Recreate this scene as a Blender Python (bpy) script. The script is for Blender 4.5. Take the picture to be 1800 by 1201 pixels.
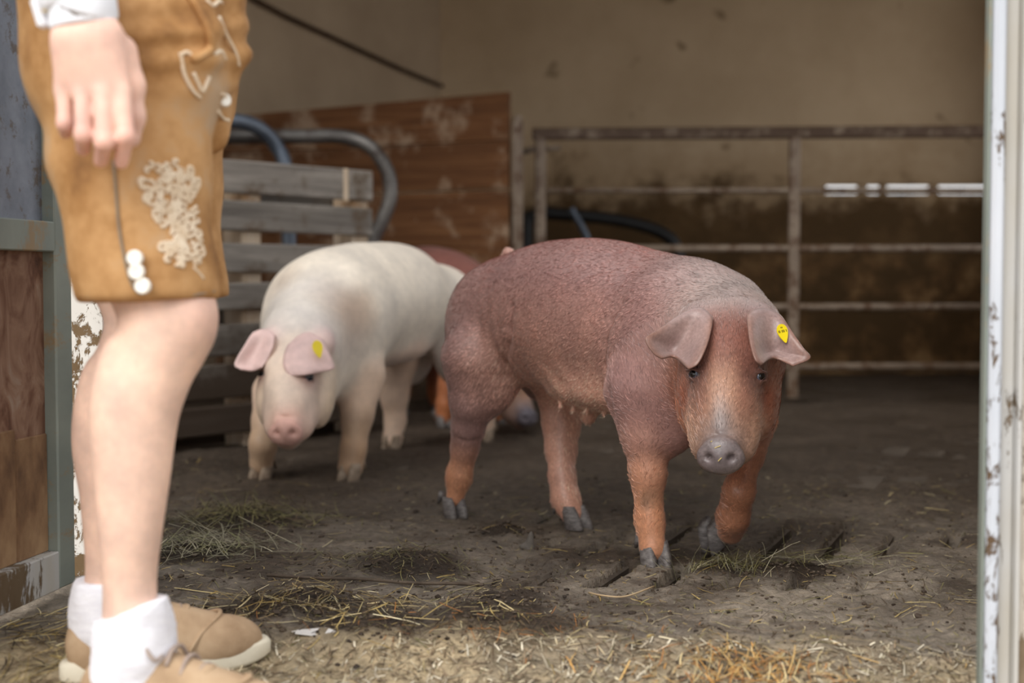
import bpy, math, random
import numpy as np
from mathutils import Vector, Matrix
random.seed(7); RNG = np.random.default_rng(7)
scene = bpy.context.scene
for o in list(bpy.data.objects): bpy.data.objects.remove(o)
COL = scene.collection

# ------------------------------------------------------------------ camera, sky, exposure
F_PX, HORIZON, CAM_Z = 2500.0, 490.0, 0.56
PITCH = math.atan((600.5 - HORIZON) / F_PX)
cam_d = bpy.data.cameras.new('camera'); cam = bpy.data.objects.new('camera', cam_d); COL.objects.link(cam)
cam.location = (0, 0, CAM_Z); cam.rotation_euler = (math.pi/2 - PITCH, 0, 0)
cam_d.sensor_width = 36; cam_d.lens = F_PX/1800*36; cam_d.clip_start = .05; cam_d.clip_end = 400
cam_d.dof.use_dof = True; cam_d.dof.focus_distance = 2.56; cam_d.dof.aperture_fstop = 2.5
scene.camera = cam
world = bpy.data.worlds.new('world'); scene.world = world; world.use_nodes = True
bg = world.node_tree.nodes['Background']
bg.inputs[0].default_value = (0.97, 0.985, 1.0, 1); bg.inputs[1].default_value = 0.9
sun_d = bpy.data.lights.new('sun', 'SUN'); sun = bpy.data.objects.new('sun', sun_d); COL.objects.link(sun)
sun_d.energy = 1.5; sun_d.angle = math.radians(35); sun_d.color = (1, .97, .92)
sun.rotation_euler = (math.radians(50), 0, math.radians(-30))      # soft high overcast sun from behind the camera
vs = scene.view_settings
vs.view_transform = 'Standard'; vs.look = 'None'; vs.gamma = 1; vs.use_curve_mapping = False; vs.exposure = 0.72

def P(px, py, Y):
    """world point seen at a photograph pixel, standing at depth Y"""
    u = (px - 900)/F_PX; v = (600.5 - py)/F_PX
    c, s = math.cos(PITCH), math.sin(PITCH)
    d = np.array([u, c + v*s, -s + v*c]); t = Y/d[1]
    return np.array([0, 0, CAM_Z]) + d*t
def GY(py):                                   # depth of the ground at a pixel row
    v = (600.5 - py)/F_PX; c, s = math.cos(PITCH), math.sin(PITCH)
    return CAM_Z/(s - v*c)*(c + v*s)
def A(*v): return np.array(v, float)
def nrm(v): v = np.asarray(v, float); return v/np.linalg.norm(v)

# ------------------------------------------------------------------ materials
def lin(c):
    c = np.array(c[:3], float)/255
    return tuple(np.where(c <= .04045, c/12.92, ((c+.055)/1.055)**2.4)) + (1,)
class NT:
    def __init__(s, name):
        s.m = bpy.data.materials.new(name); s.m.use_nodes = True; s.t = s.m.node_tree
        s.b = s.t.nodes['Principled BSDF']; s.tc = s.n('ShaderNodeTexCoord')
    def n(s, typ, **kw):
        nd = s.t.nodes.new(typ)
        for k, v in kw.items(): setattr(nd, k, v)
        return nd
    def l(s, a, b): s.t.links.new(a, b)
    def coord(s, stretch=(1,1,1), kind='Object'):
        mp = s.n('ShaderNodeMapping'); mp.inputs['Scale'].default_value = stretch
        s.l(s.tc.outputs[kind], mp.inputs[0]); return mp.outputs[0]
    def noise(s, vec, scale, detail=6, rough=.6, dist=0):
        nd = s.n('ShaderNodeTexNoise'); nd.inputs['Scale'].default_value = scale
        nd.inputs['Detail'].default_value = detail; nd.inputs['Roughness'].default_value = rough
        nd.inputs['Distortion'].default_value = dist
        s.l(vec, nd.inputs['Vector']); return nd.outputs['Fac']
    def ramp(s, fac, stops, interp='LINEAR'):
        r = s.n('ShaderNodeValToRGB'); r.color_ramp.interpolation = interp
        e = r.color_ramp.elements
        while len(e) < len(stops): e.new(.5)
        for i, (p, c) in enumerate(stops):
            e[i].position = p; e[i].color = c if len(c) == 4 else lin(c)
        s.l(fac, r.inputs[0]); return r.outputs[0]
    def mix(s, fac, a, b, mode='MIX'):
        m = s.n('ShaderNodeMix', data_type='RGBA', blend_type=mode)
        for sock, v in ((m.inputs[0], fac), (m.inputs[6], a), (m.inputs[7], b)):
            if hasattr(v, 'is_output'): s.l(v, sock)
            elif isinstance(v, (int, float)): sock.default_value = v
            else: sock.default_value = v if len(v) == 4 else lin(v)
        return m.outputs[2]
    def math(s, op, a, b=0, c=0):
        m = s.n('ShaderNodeMath', operation=op)
        for i, v in enumerate((a, b, c)):
            if hasattr(v, 'is_output'): s.l(v, m.inputs[i])
            else: m.inputs[i].default_value = v
        return m.outputs[0]
    def maprange(s, v, a, b, c=0, d=1):
        m = s.n('ShaderNodeMapRange'); s.l(v, m.inputs[0])
        for i, x in enumerate((a, b, c, d)): m.inputs[i+1].default_value = x
        return m.outputs[0]
    def xyz(s, kind='Object'):
        x = s.n('ShaderNodeSeparateXYZ'); s.l(s.tc.outputs[kind], x.inputs[0]); return x.outputs
    def pos(s):
        g = s.n('ShaderNodeNewGeometry'); x = s.n('ShaderNodeSeparateXYZ'); s.l(g.outputs['Position'], x.inputs[0]); return x.outputs
    def bump(s, h, strength=.3, dist=.01):
        b = s.n('ShaderNodeBump'); b.inputs['Strength'].default_value = strength; b.inputs['Distance'].default_value = dist
        s.l(h, b.inputs['Height']); s.l(b.outputs[0], s.b.inputs['Normal'])
    def out(s, col, rough=.7, metal=0, spec=.5):
        if hasattr(col, 'is_output'): s.l(col, s.b.inputs['Base Color'])
        else: s.b.inputs['Base Color'].default_value = col if len(col) == 4 else lin(col)
        if hasattr(rough, 'is_output'): s.l(rough, s.b.inputs['Roughness'])
        else: s.b.inputs['Roughness'].default_value = rough
        s.b.inputs['Metallic'].default_value = metal; s.b.inputs['Specular IOR Level'].default_value = spec
        return s.m
def simple(name, stops, scale=8, stretch=(1,1,1), rough=.7, metal=0, bump=.3, bdist=.005, detail=6, bscale=None, spec=.4, kind='Object', dist=0):
    m = NT(name); v = m.coord(stretch, kind)
    f = m.noise(v, scale, detail, .6, dist)
    n = len(stops); c = m.ramp(f, [(.28 + .44*i/max(1, n-1), s) for i, s in enumerate(stops)])
    if bump: m.bump(m.noise(v, bscale or scale*3, 5), bump, bdist)
    return m.out(c, rough, metal, spec)
def attr_skin(name, rough=.5, nscale=60, stretch=(1,1,1), var=.35, bump=.25, bdist=.003, spec=.4, blot=9, sheen=0, sss=0):
    """skin that takes its own colours from the mesh attribute 'tone', broken up by noise"""
    m = NT(name); a = m.n('ShaderNodeAttribute'); a.attribute_name = 'tone'
    v = m.coord(stretch)
    f1 = m.ramp(m.noise(v, nscale, 5), [(.3, (1-var,)*3 + (1,)), (.7, (1+var,)*3 + (1,))])
    f2 = m.ramp(m.noise(m.coord(), blot, 4), [(.3, (.80, .80, .82, 1)), (.7, (1.16, 1.15, 1.13, 1))])
    c = m.mix(1.0, a.outputs['Color'], f1, 'MULTIPLY'); c = m.mix(1.0, c, f2, 'MULTIPLY')
    if bump: m.bump(m.noise(v, nscale*1.5, 4), bump, bdist)
    if sheen:
        m.b.inputs['Sheen Weight'].default_value = sheen; m.b.inputs['Sheen Roughness'].default_value = .4
        m.b.inputs['Sheen Tint'].default_value = (1, .93, .9, 1)
    if sss:
        m.b.inputs['Subsurface Weight'].default_value = sss; m.b.inputs['Subsurface Radius'].default_value = (1, .35, .2)
        m.b.inputs['Subsurface Scale'].default_value = .008
    return m.out(c, rough, 0, spec)

# ------------------------------------------------------------------ objects
def tag(o, label=None, cat=None, group=None, kind=None):
    if label: o['label'] = label
    if cat: o['category'] = cat
    if group: o['group'] = group
    if kind: o['kind'] = kind
    return o
def empty(name, loc=(0,0,0), rz=0, label=None, cat=None, group=None, kind=None):
    o = bpy.data.objects.new(name, None); COL.objects.link(o); o.location = loc; o.rotation_euler = (0, 0, rz)
    o.empty_display_size = .1
    return tag(o, label, cat, group, kind)
def mesh_obj(name, V, Fc, m, parent=None, smooth=True, tone=None, world=True, slots=None):
    """one mesh object; with world=True the vertices are world coordinates, moved to the object's own base"""
    V = np.asarray(V, float)
    org = np.zeros(3)
    if world and parent is None:
        org = np.array([(V[:,0].min()+V[:,0].max())/2, (V[:,1].min()+V[:,1].max())/2, V[:,2].min()])
    elif world: org = np.array(world_loc(parent))
    me = bpy.data.meshes.new(name); me.from_pydata((V-org).tolist(), [], Fc if isinstance(Fc, list) else Fc.tolist()); me.update()
    o = bpy.data.objects.new(name, me); COL.objects.link(o)
    if parent is not None: o.parent = parent
    else: o.location = org
    for mm in (m if isinstance(m, (list, tuple)) else [m]): me.materials.append(mm)
    if slots is not None: me.polygons.foreach_set('material_index', np.asarray(slots, np.int32))
    if smooth: me.polygons.foreach_set('use_smooth', np.ones(len(me.polygons), bool))
    if tone is not None:
        a = me.color_attributes.new('tone', 'FLOAT_COLOR', 'POINT')
        a.data.foreach_set('color', np.hstack([tone, np.ones((len(tone), 1))]).astype(np.float32).ravel())
    return o
def world_loc(o):                              # only Empties without rotation are used as parents of world-built meshes
    p = np.array(o.location)
    while o.parent is not None: o = o.parent; p = p + np.array(o.location)
    return p
class MB:
    """collects shapes into one mesh"""
    def __init__(s): s.v = []; s.f = []; s.n = 0
    def add(s, V, Fc):
        V = np.asarray(V, float); s.v.append(V)
        s.f += [tuple(int(i) + s.n for i in f) for f in Fc]; s.n += len(V); return s
    def box(s, lo, hi, b=0):
        lo = np.array(lo, float); hi = np.array(hi, float)
        if b <= 0:
            V = [(x, y, z) for x in (lo[0], hi[0]) for y in (lo[1], hi[1]) for z in (lo[2], hi[2])]
            return s.add(V, [(0,1,3,2), (4,6,7,5), (0,4,5,1), (2,3,7,6), (0,2,6,4), (1,5,7,3)])
        c = (lo+hi)/2; h = (hi-lo)/2; V = []                    # chamfered box, 24 corners
        for sx in (-1,1):
            for sy in (-1,1):
                for sz in (-1,1):
                    sg = np.array([sx,sy,sz])
                    for ax in range(3):
                        k = h - b; k[ax] = h[ax]; V.append(c + sg*k)
        def i(sx,sy,sz,ax): return (((sx>0)*2+(sy>0))*2+(sz>0))*3+ax
        Fc = []
        for ax in range(3):
            o1, o2 = [a for a in range(3) if a != ax]
            for sg in (-1,1):
                q = []
                for (a,b2) in ((-1,-1),(1,-1),(1,1),(-1,1)):
                    t = [0,0,0]; t[ax] = sg; t[o1] = a; t[o2] = b2; q.append(i(*t, ax))
                Fc.append(tuple(q))
        for ax in range(3):
            o1, o2 = [a for a in range(3) if a != ax]
            for a in (-1,1):
                for b2 in (-1,1):
                    q = []
                    for (e, k) in ((-1,o1),(-1,o2),(1,o2),(1,o1)):
                        t = [0,0,0]; t[ax] = e; t[o1] = a; t[o2] = b2; q.append(i(*t, k))
                    Fc.append(tuple(q))
        for sx in (-1,1):
            for sy in (-1,1):
                for sz in (-1,1): Fc.append(tuple(i(sx,sy,sz,k) for k in range(3)))
        return s.add(V, Fc)
    def tube(s, pts, r, n=10, caps=True):
        pts = np.asarray(pts, float); m = len(pts); r = np.broadcast_to(np.asarray(r, float), (m,))
        T = np.gradient(pts, axis=0); T /= np.linalg.norm(T, axis=1)[:,None] + 1e-12
        u = np.cross(T[0], [0,0,1]); u = np.cross(T[0], [1,0,0]) if np.linalg.norm(u) < .1 else u
        V = []
        for i in range(m):
            u = u - T[i]*np.dot(u, T[i]); u = nrm(u); w = np.cross(T[i], u)
            for k in range(n):
                a = 2*math.pi*k/n; V.append(pts[i] + r[i]*(u*math.cos(a) + w*math.sin(a)))
        Fc = [(i*n+k, i*n+(k+1)%n, (i+1)*n+(k+1)%n, (i+1)*n+k) for i in range(m-1) for k in range(n)]
        if caps: Fc += [tuple(range(n))[::-1], tuple((m-1)*n+k for k in range(n))]
        return s.add(V, Fc)
    def build(s, name, m, parent=None, smooth=False, world=True):
        return mesh_obj(name, np.vstack(s.v), s.f, m, parent, smooth, world=world)
def spline(pts, n=8):
    """Catmull-Rom through points"""
    p = np.asarray(pts, float); p = np.vstack([2*p[0]-p[1], p, 2*p[-1]-p[-2]]); out = []
    for i in range(1, len(p)-2):
        for t in np.linspace(0, 1, n, endpoint=False):
            a, b, c, d = p[i-1:i+3]
            out.append(.5*((2*b) + (c-a)*t + (2*a-5*b+4*c-d)*t*t + (3*b-a-3*c+d)*t**3))
    out.append(p[-2]); return np.array(out)
def bar(name, a, b, w, t, m, parent, bev=.004, up=(0,0,1)):
    """a squared bar from a to b: own object, length along its local x, so wood grain follows it"""
    a = np.array(a, float); b = np.array(b, float); L = np.linalg.norm(b-a); x = (b-a)/L
    z = np.array(up, float); z = nrm(z - x*np.dot(z, x)); y = np.cross(z, x)
    mb = MB().box((-L/2, -t/2, -w/2), (L/2, t/2, w/2), bev)
    o = mb.build(name, m, None, False, world=False)
    M = Matrix(((x[0],y[0],z[0]), (x[1],y[1],z[1]), (x[2],y[2],z[2]))).to_4x4(); M.translation = Vector((a+b)/2)
    if parent is not None:
        o.parent = parent; M.translation -= Vector(world_loc(parent))
    o.matrix_local = M
    return o

# ------------------------------------------------------------------ value noise for geometry
_tab = RNG.random((64, 64, 64)).astype(np.float32)
def vnoise(p):
    p = np.asarray(p, np.float32); i = np.floor(p).astype(int); f = p - i; f = f*f*(3-2*f); i &= 63; j = (i+1) & 63
    r = 0
    for a, x in ((1-f[...,0], i[...,0]), (f[...,0], j[...,0])):
        for b, y in ((1-f[...,1], i[...,1]), (f[...,1], j[...,1])):
            for c, z in ((1-f[...,2], i[...,2]), (f[...,2], j[...,2])):
                r = r + a*b*c*_tab[x, y, z]
    return r
def fbm(p, o=4):
    r = 0; a = .5; p = np.asarray(p, np.float32)
    for k in range(o): r = r + a*vnoise(p*(2**k) + 17.3*k); a *= .5
    return r

# ------------------------------------------------------------------ smooth bodies: blended distance fields, meshed by surface nets
class Prim:
    def __init__(s, f, lo, hi, k, col, op): s.f, s.lo, s.hi, s.k, s.col, s.op = f, np.array(lo), np.array(hi), k, col, op
def ell(c, r, R=None, k=.03, col=None, op='u'):
    c = np.asarray(c, float); r = np.asarray(r, float); R = np.eye(3) if R is None else np.asarray(R, float)   # columns of R: local axes
    def f(p):
        q = (p - c) @ R; k0 = np.sqrt(((q/r)**2).sum(-1)); k1 = np.sqrt(((q/(r*r))**2).sum(-1)) + 1e-9
        return k0*(k0-1)/k1
    e = np.sqrt(((R*r)**2).sum(1)); return Prim(f, c-e, c+e, k, col, op)
def cap(a, b, ra, rb, k=.02, col=None, op='u', sy=1.0):
    a = np.asarray(a, float); b = np.asarray(b, float); S = np.array([1, 1/sy, 1])
    ab = (b-a)*S; L = (ab*ab).sum() + 1e-12
    def f(p):
        q = (p - a)*S; t = np.clip((q*ab).sum(-1)/L, 0, 1)
        return np.sqrt(((q - t[..., None]*ab)**2).sum(-1)) - (ra + (rb-ra)*t)
    R = max(ra, rb)*max(1, sy); return Prim(f, np.minimum(a,b)-R, np.maximum(a,b)+R, k, col, op)
def chain(pts, k=.02, col=None, sy=1.0, k0=None):
    """pts: list of (xyz, radius)"""
    return [cap(pts[i][0], pts[i+1][0], pts[i][1], pts[i+1][1], k if (i or k0 is None) else k0, col[i] if isinstance(col, list) else col, 'u', sy) for i in range(len(pts)-1)]
def limb(pts, col=None, n=4, k=.006, sy=1.0):
    q = spline([np.append(np.asarray(p, float), r) for p, r in pts], n)
    return [cap(q[i][:3], q[i+1][:3], q[i][3], q[i+1][3], k, col, 'u', sy) for i in range(len(q)-1)]
def field(prims, lo, hi, h, disp=None):
    n = np.ceil((hi-lo)/h).astype(int) + 1
    Fd = np.full(n, 1.0, np.float32)
    ax = [lo[i] + h*np.arange(n[i]) for i in range(3)]
    for p in prims:
        pad = p.k + 3*h
        a = np.clip(np.floor((p.lo-pad-lo)/h).astype(int), 0, n-1); b = np.clip(np.ceil((p.hi+pad-lo)/h).astype(int)+1, 1, n)
        if (b <= a).any(): continue
        sl = tuple(slice(a[i], b[i]) for i in range(3))
        G = np.stack(np.meshgrid(*[ax[i][sl[i]] for i in range(3)], indexing='ij'), -1).astype(np.float32)
        d = p.f(G).astype(np.float32); g = Fd[sl]
        if p.op == 'u':
            t = np.maximum(p.k - np.abs(g-d), 0)/p.k; Fd[sl] = np.minimum(g, d) - t*t*p.k*.25
        else:
            d = -d; t = np.maximum(p.k - np.abs(g-d), 0)/p.k; Fd[sl] = np.maximum(g, d) + t*t*p.k*.25
    if disp is not None:
        m = np.abs(Fd) < .04; I = np.nonzero(m)
        Q = np.stack([ax[i][I[i]] for i in range(3)], -1); Fd[m] += disp(Q).astype(np.float32)
    return Fd
def nets(Fd, lo, h):
    S = Fd < 0; n = np.array(S.shape)-1
    c = np.zeros(n, np.uint8)
    for i in (0,1):
        for j in (0,1):
            for k in (0,1): c += S[i:i+n[0], j:j+n[1], k:k+n[2]]
    mixed = (c > 0) & (c < 8); idx = np.full(n, -1, np.int64); I = np.stack(np.nonzero(mixed), -1); idx[mixed] = np.arange(len(I))
    acc = np.zeros((len(I), 3)); cnt = np.zeros(len(I))
    cs = [(i,j,k) for i in (0,1) for j in (0,1) for k in (0,1)]
    for a in cs:
        for ax in range(3):
            if a[ax]: continue
            b = list(a); b[ax] = 1
            fa = Fd[I[:,0]+a[0], I[:,1]+a[1], I[:,2]+a[2]]; fb = Fd[I[:,0]+b[0], I[:,1]+b[1], I[:,2]+b[2]]
            m = (fa < 0) != (fb < 0); t = fa[m]/(fa[m]-fb[m]); q = np.tile(np.array(a, float), (m.sum(), 1)); q[:,ax] += t
            acc[m] += q; cnt[m] += 1
    V = lo + h*(I + acc/cnt[:,None]); Q = []
    for ax in range(3):
        o1, o2 = (ax+1)%3, (ax+2)%3
        s0 = [slice(None)]*3; s1 = [slice(None)]*3; s0[ax] = slice(0,-1); s1[ax] = slice(1,None)
        D = S[tuple(s0)] != S[tuple(s1)]; E = np.stack(np.nonzero(D), -1)
        E = E[(E[:,o1] > 0) & (E[:,o2] > 0) & (E[:,o1] < n[o1]) & (E[:,o2] < n[o2])]
        def g(d1, d2):
            e = E.copy(); e[:,o1] += d1; e[:,o2] += d2; return idx[e[:,0], e[:,1], e[:,2]]
        q = np.stack([g(-1,-1), g(0,-1), g(0,0), g(-1,0)], -1); ins = S[E[:,0], E[:,1], E[:,2]]
        q[~ins] = q[~ins][:, ::-1]; Q.append(q)
    return V, np.vstack(Q)
def body_mesh(prims, h, disp=None, soft=.012, default=(.5,.4,.35), relax=2):
    us = [p for p in prims if p.op == 'u']
    lo = np.min([p.lo for p in us], 0) - 4*h; hi = np.max([p.hi for p in us], 0) + 4*h
    Fd = field(prims, lo, hi, h, disp); V, Q = nets(Fd, lo, h)
    for _ in range(relax):                                          # a little relaxing rounds off the grid
        acc = np.zeros_like(V); cnt = np.zeros(len(V))
        for a, b in ((0,1),(1,2),(2,3),(3,0)):
            np.add.at(acc, Q[:,a], V[Q[:,b]]); np.add.at(cnt, Q[:,a], 1)
            np.add.at(acc, Q[:,b], V[Q[:,a]]); np.add.at(cnt, Q[:,b], 1)
        V = V*.5 + .5*acc/cnt[:,None]
    W = np.zeros(len(V)) + 1e-6; C = np.tile(np.array(default, float)*1e-6, (len(V), 1))
    for p in prims:
        if p.col is None: continue
        m = ((V > p.lo - 6*soft) & (V < p.hi + 6*soft)).all(1)
        if not m.any(): continue
        w = np.exp(-np.clip(p.f(V[m]), -.03, 1)/soft); W[m] += w; C[m] += w[:,None]*np.array(lin(p.col)[:3])
    return V, Q, C/W[:,None]
def patch(ctrl, nu=5, nv=5, th=.004):
    """a thin closed leaf from a grid of control points"""
    g = np.asarray(ctrl, float)
    g = np.stack([spline(r, nu) for r in g]); g = np.stack([spline(g[:,j], nv) for j in range(g.shape[1])], 1)
    a, b = g.shape[:2]
    N = np.cross(np.gradient(g, axis=0), np.gradient(g, axis=1)); N /= np.linalg.norm(N, axis=-1)[..., None] + 1e-9
    e = np.minimum.outer(np.minimum(np.arange(a), np.arange(a)[::-1]), np.minimum(np.arange(b), np.arange(b)[::-1])*1.0)
    e = np.minimum(np.minimum(np.arange(a), np.arange(a)[::-1])[:,None], np.minimum(np.arange(b), np.arange(b)[::-1])[None,:])
    t = th*np.clip(.35 + e*.3, 0, 1)[..., None]
    V = np.vstack([(g+N*t).reshape(-1,3), (g-N*t).reshape(-1,3)]); o = a*b; Fc = []; edge = np.tile(e.reshape(-1), 2)
    for i in range(a-1):
        for j in range(b-1):
            q = (i*b+j, i*b+j+1, (i+1)*b+j+1, (i+1)*b+j); Fc.append(q); Fc.append(tuple(x+o for x in q[::-1]))
    ring = [j for j in range(b)] + [i*b+b-1 for i in range(1,a)] + [(a-1)*b+j for j in range(b-2,-1,-1)] + [i*b for i in range(a-2,0,-1)]
    for k in range(len(ring)):
        x, y = ring[k], ring[(k+1)%len(ring)]; Fc.append((y, x, x+o, y+o))
    return V, Fc, edge
def frame(f, up=(0,0,1)):
    """columns: forward, left, up"""
    f = nrm(f); l = nrm(np.cross(up, f)); return np.stack([f, l, np.cross(f, l)], 1)
def tri_samples(V, Q, n, rng):
    T = np.vstack([Q[:, [0,1,2]], Q[:, [0,2,3]]]); a, b, c = V[T[:,0]], V[T[:,1]], V[T[:,2]]
    N = np.cross(b-a, c-a); ar = np.linalg.norm(N, axis=1); i = rng.choice(len(T), n, p=ar/ar.sum())
    u = np.sqrt(rng.random(n)); v = rng.random(n); w = np.stack([1-u, u*(1-v), u*v], 1)
    return (V[T[i]]*w[..., None]).sum(1), N[i]/ar[i][:,None], T[i,0]

# ================================================================== materials of the place
def mat_mud(name, wet):
    m = NT(name); v = m.coord()
    f = m.noise(v, 3.2, 6, .65); g = m.noise(v, 42, 6, .7); k = m.noise(v, 210, 3, .7)
    c = m.ramp(f, [(.30, wet[0]), (.5, wet[1]), (.70, wet[2])])
    c = m.mix(m.math('MULTIPLY', m.ramp(g, [(.42, (0,0,0,1)), (.62, (1,1,1,1))]), .55), c, wet[3])
    c = m.mix(m.ramp(k, [(.60, (0,0,0,1)), (.72, (1,1,1,1))]), c, wet[4])
    h = m.math('ADD', m.math('MULTIPLY', g, 1.0), m.math('MULTIPLY', k, .5)); m.bump(h, .8, .012)
    return m.out(c, m.maprange(f, .3, .7, .62, .9), 0, .35)
MUD = mat_mud('mud', [(62,53,45), (88,77,66), (116,104,91), (50,42,35), (150,136,104)])
YARD = mat_mud('yard_dirt', [(120,104,86), (158,142,120), (186,172,148), (98,82,64), (214,200,160)])
CONC = simple('concrete', [(66,58,50), (86,76,66), (104,93,82)], 9, rough=.8, bump=.5, bdist=.006, bscale=60)
def mat_wall():
    m = NT('cream_plaster'); v = m.coord((1,1,1)); x = m.pos()
    base = m.ramp(m.noise(v, 1.6, 5), [(.3, (176,152,122)), (.7, (198,174,144))])
    base = m.mix(m.ramp(m.noise(v, 5.5, 2, .4), [(.70, (0,0,0,1)), (.76, (1,1,1,1))]), base, (120,100,74))      # small stains
    e = m.math('ADD', x[2], m.math('MULTIPLY', m.math('SUBTRACT', m.noise(v, 2.2, 6, .7), .5), 1.1))
    e = m.math('ADD', e, m.math('MULTIPLY', m.math('SUBTRACT', m.noise(v, 12, 4), .5), .3))
    dark = m.ramp(m.noise(v, 3.4, 6, .72), [(.42, (12,9,7)), (.49, (30,21,15)), (.55, (98,70,45)), (.64, (158,126,88))])
    hi_ = m.maprange(m.math('ADD', x[2], m.math('MULTIPLY', m.noise(v, 5, 3), .3)), .78, .92); dark = m.mix(m.math('MULTIPLY', hi_, .8), dark, (16,12,10))
    c = m.mix(m.maprange(e, .98, 1.16, 1, 0), base, dark)                                                       # muck splashed up the foot of the wall
    c = m.mix(m.math('MULTIPLY', m.maprange(e, 1.15, 1.42, 1, 0), .35), c, (140,108,70))
    m.bump(m.noise(v, 30, 4), .3, .01); return m.out(c, .9, 0, .2)
WALL = mat_wall()
CREAM = simple('cream_boarding', [(158,136,112), (180,158,132)], 2.0, rough=.9, bump=.2, bdist=.006, bscale=25, spec=.2)
CEIL = simple('dark_ceiling_boards', [(60,42,28), (84,60,40)], 4, (.3,3,3), rough=.9, bump=.3)
def mat_wood(name, stops, dirt=None, dlevel=.3, rough=.8, mud_z=None):
    m = NT(name); oi = m.n('ShaderNodeObjectInfo')
    mp = m.n('ShaderNodeMapping'); mp.inputs['Scale'].default_value = (1.4, 22, 22); m.l(m.tc.outputs['Object'], mp.inputs[0])
    add = m.n('ShaderNodeVectorMath', operation='ADD'); m.l(mp.outputs[0], add.inputs[0])
    rv = m.n('ShaderNodeCombineXYZ'); r = m.math('MULTIPLY', oi.outputs['Random'], 37.0); m.l(r, rv.inputs[0]); m.l(r, rv.inputs[1]); m.l(rv.outputs[0], add.inputs[1])
    f = m.noise(add.outputs[0], 1.3, 7, .65, .6)
    n = len(stops); c = m.ramp(f, [(.26 + .48*i/(n-1), s) for i, s in enumerate(stops)])
    tint = m.maprange(oi.outputs['Random'], 0, 1, .82, 1.12); cc = m.n('ShaderNodeCombineColor')
    for i in range(3): m.l(tint, cc.inputs[i])
    c = m.mix(1.0, c, cc.outputs[0], 'MULTIPLY')
    if dirt:
        g = m.noise(m.coord(), 4.5, 6, .7); c = m.mix(m.ramp(g, [(1-dlevel-.12, (0,0,0,1)), (1-dlevel, (1,1,1,1))]), c, dirt)
    if mud_z:
        z = m.pos()[2]; e = m.math('ADD', z, m.math('MULTIPLY', m.math('SUBTRACT', m.noise(m.coord(), 9, 5, .7), .5), .5))
        c = m.mix(m.maprange(e, mud_z-.1, mud_z+.1, .9, 0), c, (64,50,38))
    m.bump(f, .5, .006); return m.out(c, rough, 0, .25)
GREYWOOD = mat_wood('weathered_grey_wood', [(84,78,73), (126,119,112), (158,150,141)], (92,76,60), .34, mud_z=.34)
PALEWOOD = mat_wood('pale_sawn_wood', [(168,140,112), (205,184,160), (222,206,188)], (168,130,92), .3)
BROWNWOOD = mat_wood('brown_stained_boards', [(66,40,22), (98,63,36), (124,86,54)], (150,126,104), .365, mud_z=.2)
def mat_metal(name, a, b, rust, amount, rough=.45, metal=.7, sc=7, stretch=(1,1,1)):
    m = NT(name); v = m.coord(stretch); c = m.ramp(m.noise(v, sc, 5), [(.3, a), (.7, b)])
    g = m.noise(v, sc*1.6, 7, .75); k = m.ramp(g, [(1-amount-.06, (0,0,0,1)), (1-amount+.02, (1,1,1,1))])
    c = m.mix(k, c, rust); m.bump(g, .3, .004)
    m.l(m.math('MULTIPLY', m.math('SUBTRACT', 1, k), metal), m.b.inputs['Metallic'])
    mm = m.out(c, rough, 0, .5); m.l(m.math('MULTIPLY', m.math('SUBTRACT', 1, k), metal), m.b.inputs['Metallic']); return mm
RAIL = mat_metal('rusty_gate_steel', (112,96,82), (140,124,108), (84,60,40), .45, .6, .25, 9)
TOPRAIL = mat_metal('dark_rusted_rail', (92,74,58), (128,112,96), (70,48,30), .52, .65, .15, 11)
HOOP = mat_metal('worn_dark_tube', (78,74,72), (120,116,112), (58,48,42), .42, .42, .5, 6)
HOOPB = mat_metal('bluish_tube', (82,90,102), (112,120,132), (70,64,62), .3, .4, .5, 6)
BLACKHOSE = simple('black_tube', [(16,15,15), (30,29,30)], 6, rough=.45, bump=.1)
GALV = mat_metal('galvanised_sheet', (112,118,130), (146,152,164), (100,90,84), .40, .5, .3, 15)
GREENSTEEL = mat_metal('greenish_painted_steel', (120,128,122), (150,156,146), (150,128,98), .40, .55, .15, 5, (1,1,.5))
RUSTSHEET = simple('rusty_sheet', [(70,44,34), (112,78,60), (144,112,92), (164,144,128)], 17, (1,1,.6), rough=.85, bump=.5, bscale=40, detail=9, dist=1.2)
PLANKRUST = simple('stained_door_planks', [(82,58,42), (132,100,72), (166,134,100)], 14, (1,2,.7), rough=.85, bump=.5, detail=8)
def mat_peel(name, paint, under, lvl, sc=16, stretch=(1,1,.6), paint2=None):
    m = NT(name); v = m.coord(stretch); x = m.pos(); g = m.noise(v, sc, 8, .75, .4)
    lv = m.math('ADD', g, m.maprange(x[2], 0, .9, .07, 0))
    k = m.ramp(lv, [(lvl, (0,0,0,1)), (lvl+.03, (1,1,1,1))])
    p = m.ramp(m.noise(v, 5, 4), [(.3, paint), (.7, paint2 or paint)])
    c = m.mix(k, p, m.mix(m.noise(v, 40, 4), under, (96,76,52)))
    m.bump(m.math('SUBTRACT', 1, k), .5, .004); return m.out(c, .75, 0, .3)
PEEL = mat_peel('peeling_white_paint', (236,232,226), (132,108,78), .53, 34, (1,1,.7), (216,210,202))
POSTP = mat_peel('splashed_white_paint', (206,209,216), (96,76,60), .575, 26, (1,1,.45), (180,186,196))
POSTG = mat_peel('grey_worn_paint', (178,170,154), (120,104,84), .60, 10, (1,1,.35), (196,198,202))
ROUGHWALL = mat_peel('rough_whitewash', (206,198,186), (150,134,112), .56, 10, (1,1,.8), (178,166,150))

def P_(px, py, Y): return tuple(P(px, py, Y))
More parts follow.
